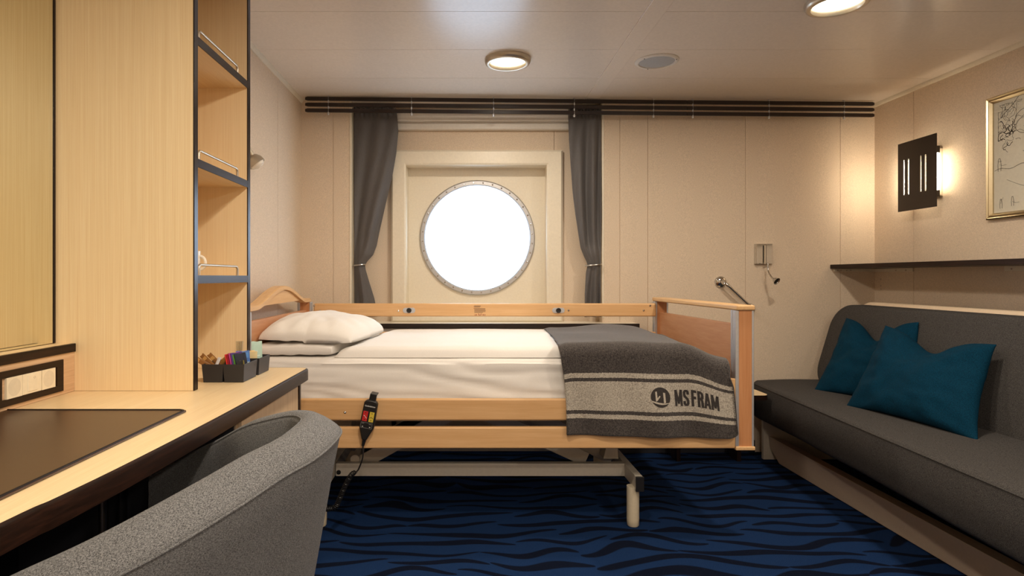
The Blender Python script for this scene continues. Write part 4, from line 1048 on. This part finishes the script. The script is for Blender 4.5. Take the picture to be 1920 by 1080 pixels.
red_ = face(-.0235,-.0035,-.004,.037, colour('red_key', (196,40,42), .4), 'red_button')
yel = face(.0035,.0225,-.004,.037, colour('yellow_key', (214,190,70), .4), 'yellow_button')
def tri(a, b, s, up, c, par, y=.0016, nm='arrow_mark'):
    d = 1 if up else -1
    link(nm, MB().prism([H(a-s, b-d*s*.5, yf-y), H(a+s, b-d*s*.5, yf-y), H(a, b+d*s*.7, yf-y)], (0, .0005, 0)), c, par, smooth=False)
wht = colour('white_print', (226,226,224), .5)
for a, par in ((-.0135, red_), (.013, yel)):
    tri(a, .031, .0032, True, M['dark'], par); tri(a, .0025, .0032, False, M['dark'], par)
def bar(p, q, w, c, par, y=.0016, nm='print_line'):
    p, q = Vector((p[0],p[1],0)), Vector((q[0],q[1],0)); d = (q-p).normalized(); n_ = Vector((-d.y, d.x, 0))*w/2
    link(nm, MB().prism([H(v.x, v.y, yf-y) for v in (p-n_, q-n_, q+n_, p+n_)], (0, .0005, 0)), c, par, smooth=False)
bar((-.0195,.0185), (-.0155,.0185), .0022, wht, red_); bar((-.0150,.0175), (-.0060,.0085), .0014, wht, red_)
bar((.0055,.011), (.0125,.016), .002, M['dark'], yel); bar((.0125,.016), (.0195,.011), .002, M['dark'], yel)
for p, q in (((-.0245,-.009),(.0215,-.009)), ((-.0245,-.031),(.0215,-.031)), ((-.0245,-.009),(-.0245,-.031)), ((.0215,-.009),(.0215,-.031))):
    bar(p, q, .0008, colour('grey_print', (150,150,150), .5), hs, .0006, 'key_border')
tri(-.016, -.026, .0035, True, wht, hs, .0008); tri(.0135, -.026, .0035, False, wht, hs, .0008)
bar((-.021,-.013), (-.012,-.013), .0016, colour('grey_print', (150,150,150), .5), hs, .0007); bar((.008,-.014), (.018,-.014), .0016, colour('grey_print', (150,150,150), .5), hs, .0007)
vs, fs = text_mesh('Comfortbringer', .0085, 1, .00015)
w = max(v.x for v in vs)-min(v.x for v in vs)
mb = MB(); mb.add([H(v.x*.043/w-.0005, .056+v.y, yf-.0005) for v in vs], fs); link('lettering', mb, wht, hs, smooth=False)
# cord: straight piece, then a coil that swings back behind the chair
cs = H(-.001,-.106,YS-.016)
path1 = catmull([cs, P(680,858,2.47), P(673,878,2.48), P(669,884,2.48)], 24)
link('straight_cord', MB().tube(path1, .0030, 8), M['dark'], hs)
cpath = catmull([P(669,885,2.48), P(660,889,2.49), P(650,905,2.50), P(641,925,2.50), P(633,944,2.50), P(628,951,2.50), P(618,954,2.50), P(600,955,2.50), P(580,955,2.48), P(566,952,2.47)], 1400)
acc = [0]
for a, b in zip(cpath, cpath[1:]): acc.append(acc[-1]+(b-a).length)
turns = acc[-1]/.0075; coil = []
for i, p in enumerate(cpath):
    t = (cpath[min(i+1,1399)]-cpath[max(i-1,0)]).normalized(); u_ = Vector((0,1,0)); w_ = t.cross(u_).normalized(); u_ = w_.cross(t)
    a = 2*PI*turns*acc[i]/acc[-1]; r_ = .0085*min(1, acc[i]/.015); coil.append(p+(u_*math.cos(a)+w_*math.sin(a))*r_)
link('coiled_cord', MB().tube(coil, .0026, 6), M['dark'], hs)

# ------------------------------------------------------------------ low table behind the bed foot
lt = thing('side_table', 'low table with a pale top and dark edge between bed and sofa', 'table', (1.42, 3.45, 0))
o_ = [(1.455+a, 3.475+b) for a, b in rrect(.42, .35, .03)]
link('table_top', MB().prism([(x, y, .416) for x, y in o_], (0, 0, .020)), M['oak_flat'], lt, bevel=.002)
link('dark_edge', MB().prism([(1.455+a, 3.475+b, .406) for a, b in rrect(.423, .353, .031)], (0, 0, .026)), M['edge'], lt)
for x in (1.243+.012, 1.62-.012): link('panel_leg', MB().box(x-.012, x+.012, 3.535, 3.64, 0, .406), M['edge_up'], lt, bevel=.001)

# ------------------------------------------------------------------ sofa
sf = thing('sofa', 'long charcoal cloth sofa against the right wall', 'sofa', (2.1, 2.5, 0))
SY0, SY1 = 1.15, 3.655
def sx_front(y): return 1.575+.062*(y-1.6)
def seat(u, v):                                         # u along y, v around the section
    y = SY0+(SY1-SY0)*u; xf = sx_front(y); e = SY1-y
    rc = .10
    if e < rc: xf += rc-math.sqrt(max(0, rc*rc-(rc-e)**2))
    zt, zb, xb = .462, .245+.012*math.cos((y-2.7)*1.6), 2.30
    r = .028
    sec = [(xb, zb)]+[(xb+(xf+.02-xb)*k/6, zb) for k in range(1, 6)]+[(xf+.035, zb), (xf+.020, zb+.010)]
    sec += [(xf+.010-.010*math.sin(PI*k/8), zb+.02+(zt-r-zb-.02)*k/8) for k in range(0, 9)]
    sec += [(xf+.010+r-r*math.cos(R(a)), zt-r+r*math.sin(R(a))) for a in (20, 40, 60, 80)]
    sec += [(xf+.04+(xb-xf-.04)*k/24, zt+.006*math.sin(PI*k/24)) for k in range(1, 25)]+[(xb, zb)]
    n = len(sec); i = min(int(round(v*(n-1))), n-1); x, z = sec[i]
    if e < .03: z = z-(.03-e)*.5*(1 if z > .40 else 0)
    z += .003*noise.noise(Vector((x*4, y*4, 2)))
    return (x, y, z)
NSEC = 1+5+2+9+4+24+1
mb = MB().grid(seat, 130, NSEC); 
for k in (0, 129): mb.f.append(tuple(j*130+k for j in range(NSEC-1)))
link('seat_cushion', mb, M['sofa'], sf, sharp=60)
pp = []
for k in range(90):
    y = SY0+(SY1-SY0-.1)*k/89; pp.append((sx_front(y)+.013, y, .449))
link('seat_piping', MB().tube(pp, .0030, 8), M['sofa'], sf)
# backrest: rounded panel leaning back
lean = Vector((.20, 0, 1)).normalized()
def back(off, y0, y1, zb, zt, r, th, bulge=0):
    h = (zt-zb); yc = (y0+y1)/2
    pts = [(yc+a, zb+h/2+b) for a, b in rrect(y1-y0, h, r, 10)]
    return pts
def back_mesh(x_at, y0, y1, zb, zt, r, th, soft):
    pts = back(0, y0, y1, zb, zt, r, th); n = len(pts); vs = []; yc, zc = (y0+y1)/2, (zb+zt)/2
    rings = [(1.0, th), (1.0, soft), (.996, soft*.5), (.985, soft*.15), (.96, 0)]
    for sc, d in rings:
        for a, b in pts:
            hy, hz = (y1-y0)/2, (zt-zb)/2; ins = (1-sc)*.9
            y = yc+(a-yc)*(1-ins*.5/hy) ; z = zc+(b-zc)*(1-ins*.5/hz)
            vs.append((x_at(z)+d, y, z))
    mb = MB(); mb.add(vs, [(i*n+k, i*n+(k+1)%n, (i+1)*n+(k+1)%n, (i+1)*n+k) for i in range(len(rings)-1) for k in range(n)]+[tuple(range(n))[::-1], tuple(range((len(rings)-1)*n, len(rings)*n))])
    return mb
xa_ = lambda z: 2.085+.30*(z-.46)
link('backrest', back_mesh(xa_, 1.15, 3.625, .44, .918, .13, .10, .03), M['sofa'], sf, sharp=50)
link('back_shell', back_mesh(lambda z: xa_(z)+.105, 1.12, 3.59, .30, .935, .12, .03, .012), colour('cream_back_shell', (226,204,176), .5), sf, sharp=50)
link('end_support', MB().box(1.77, 2.42, 3.575, 3.60, 0, .36), M['frame_grey'], sf, bevel=.002)
link('end_support', MB().box(1.85, 2.42, 1.30, 1.325, 0, .244), M['frame_grey'], sf, bevel=.002)
# steel rail along the floor in front of the sofa
fr_ = MB(); ya, yb2 = .9, 3.66
fr_.add([(1.806, ya, .004), (1.855, ya, .004), (1.866, ya, .112), (1.800, ya, .112), (1.812, 3.48, .004), (1.858, 3.48, .004), (1.866, 3.53, .128), (1.800, 3.655, .140)],
        [(0,1,2,3), (7,6,5,4), (0,4,5,1), (1,5,6,2), (2,6,7,3), (3,7,4,0)])
link('floor_rail', fr_, M['greige'], sf, bevel=.003)

# ------------------------------------------------------------------ cushions
def chop(depth, width, at=0.0):
    def f(a, b, h):
        k = math.exp(-((a-at)/width)**2)*smoothstep(-.3, 1.0, b)
        return Vector((0, 0, -depth*k))
    return f
c1 = thing('cushion', 'teal velvet cushion in front on the sofa, nearer the camera', 'cushion', (2.0, 2.6, .46), 'teal cushions on the sofa')
Y1_ = 2.93
def C(px, py, y): return P(px, py, y)
link('cover', pillow_mesh([C(1586,762,2.900), C(1834,830,2.270), C(1869,646,2.430), C(1660,610,2.975)], .075, .09, 60, .014, 4.2, chop(.075, .42, .02), .8, .45), M['teal'], c1, sharp=180)
c2 = thing('cushion', 'teal velvet cushion farther back, half hidden behind the front one', 'cushion', (2.0, 3.1, .46), 'teal cushions on the sofa')
link('cover', pillow_mesh([C(1525,733,3.300), C(1735,775,2.78), C(1723,604,2.92), C(1587,596,3.41)], .070, .09, 60, .014, 7.7, chop(.10, .40, .0), .8, .45), M['teal'], c2, sharp=180)
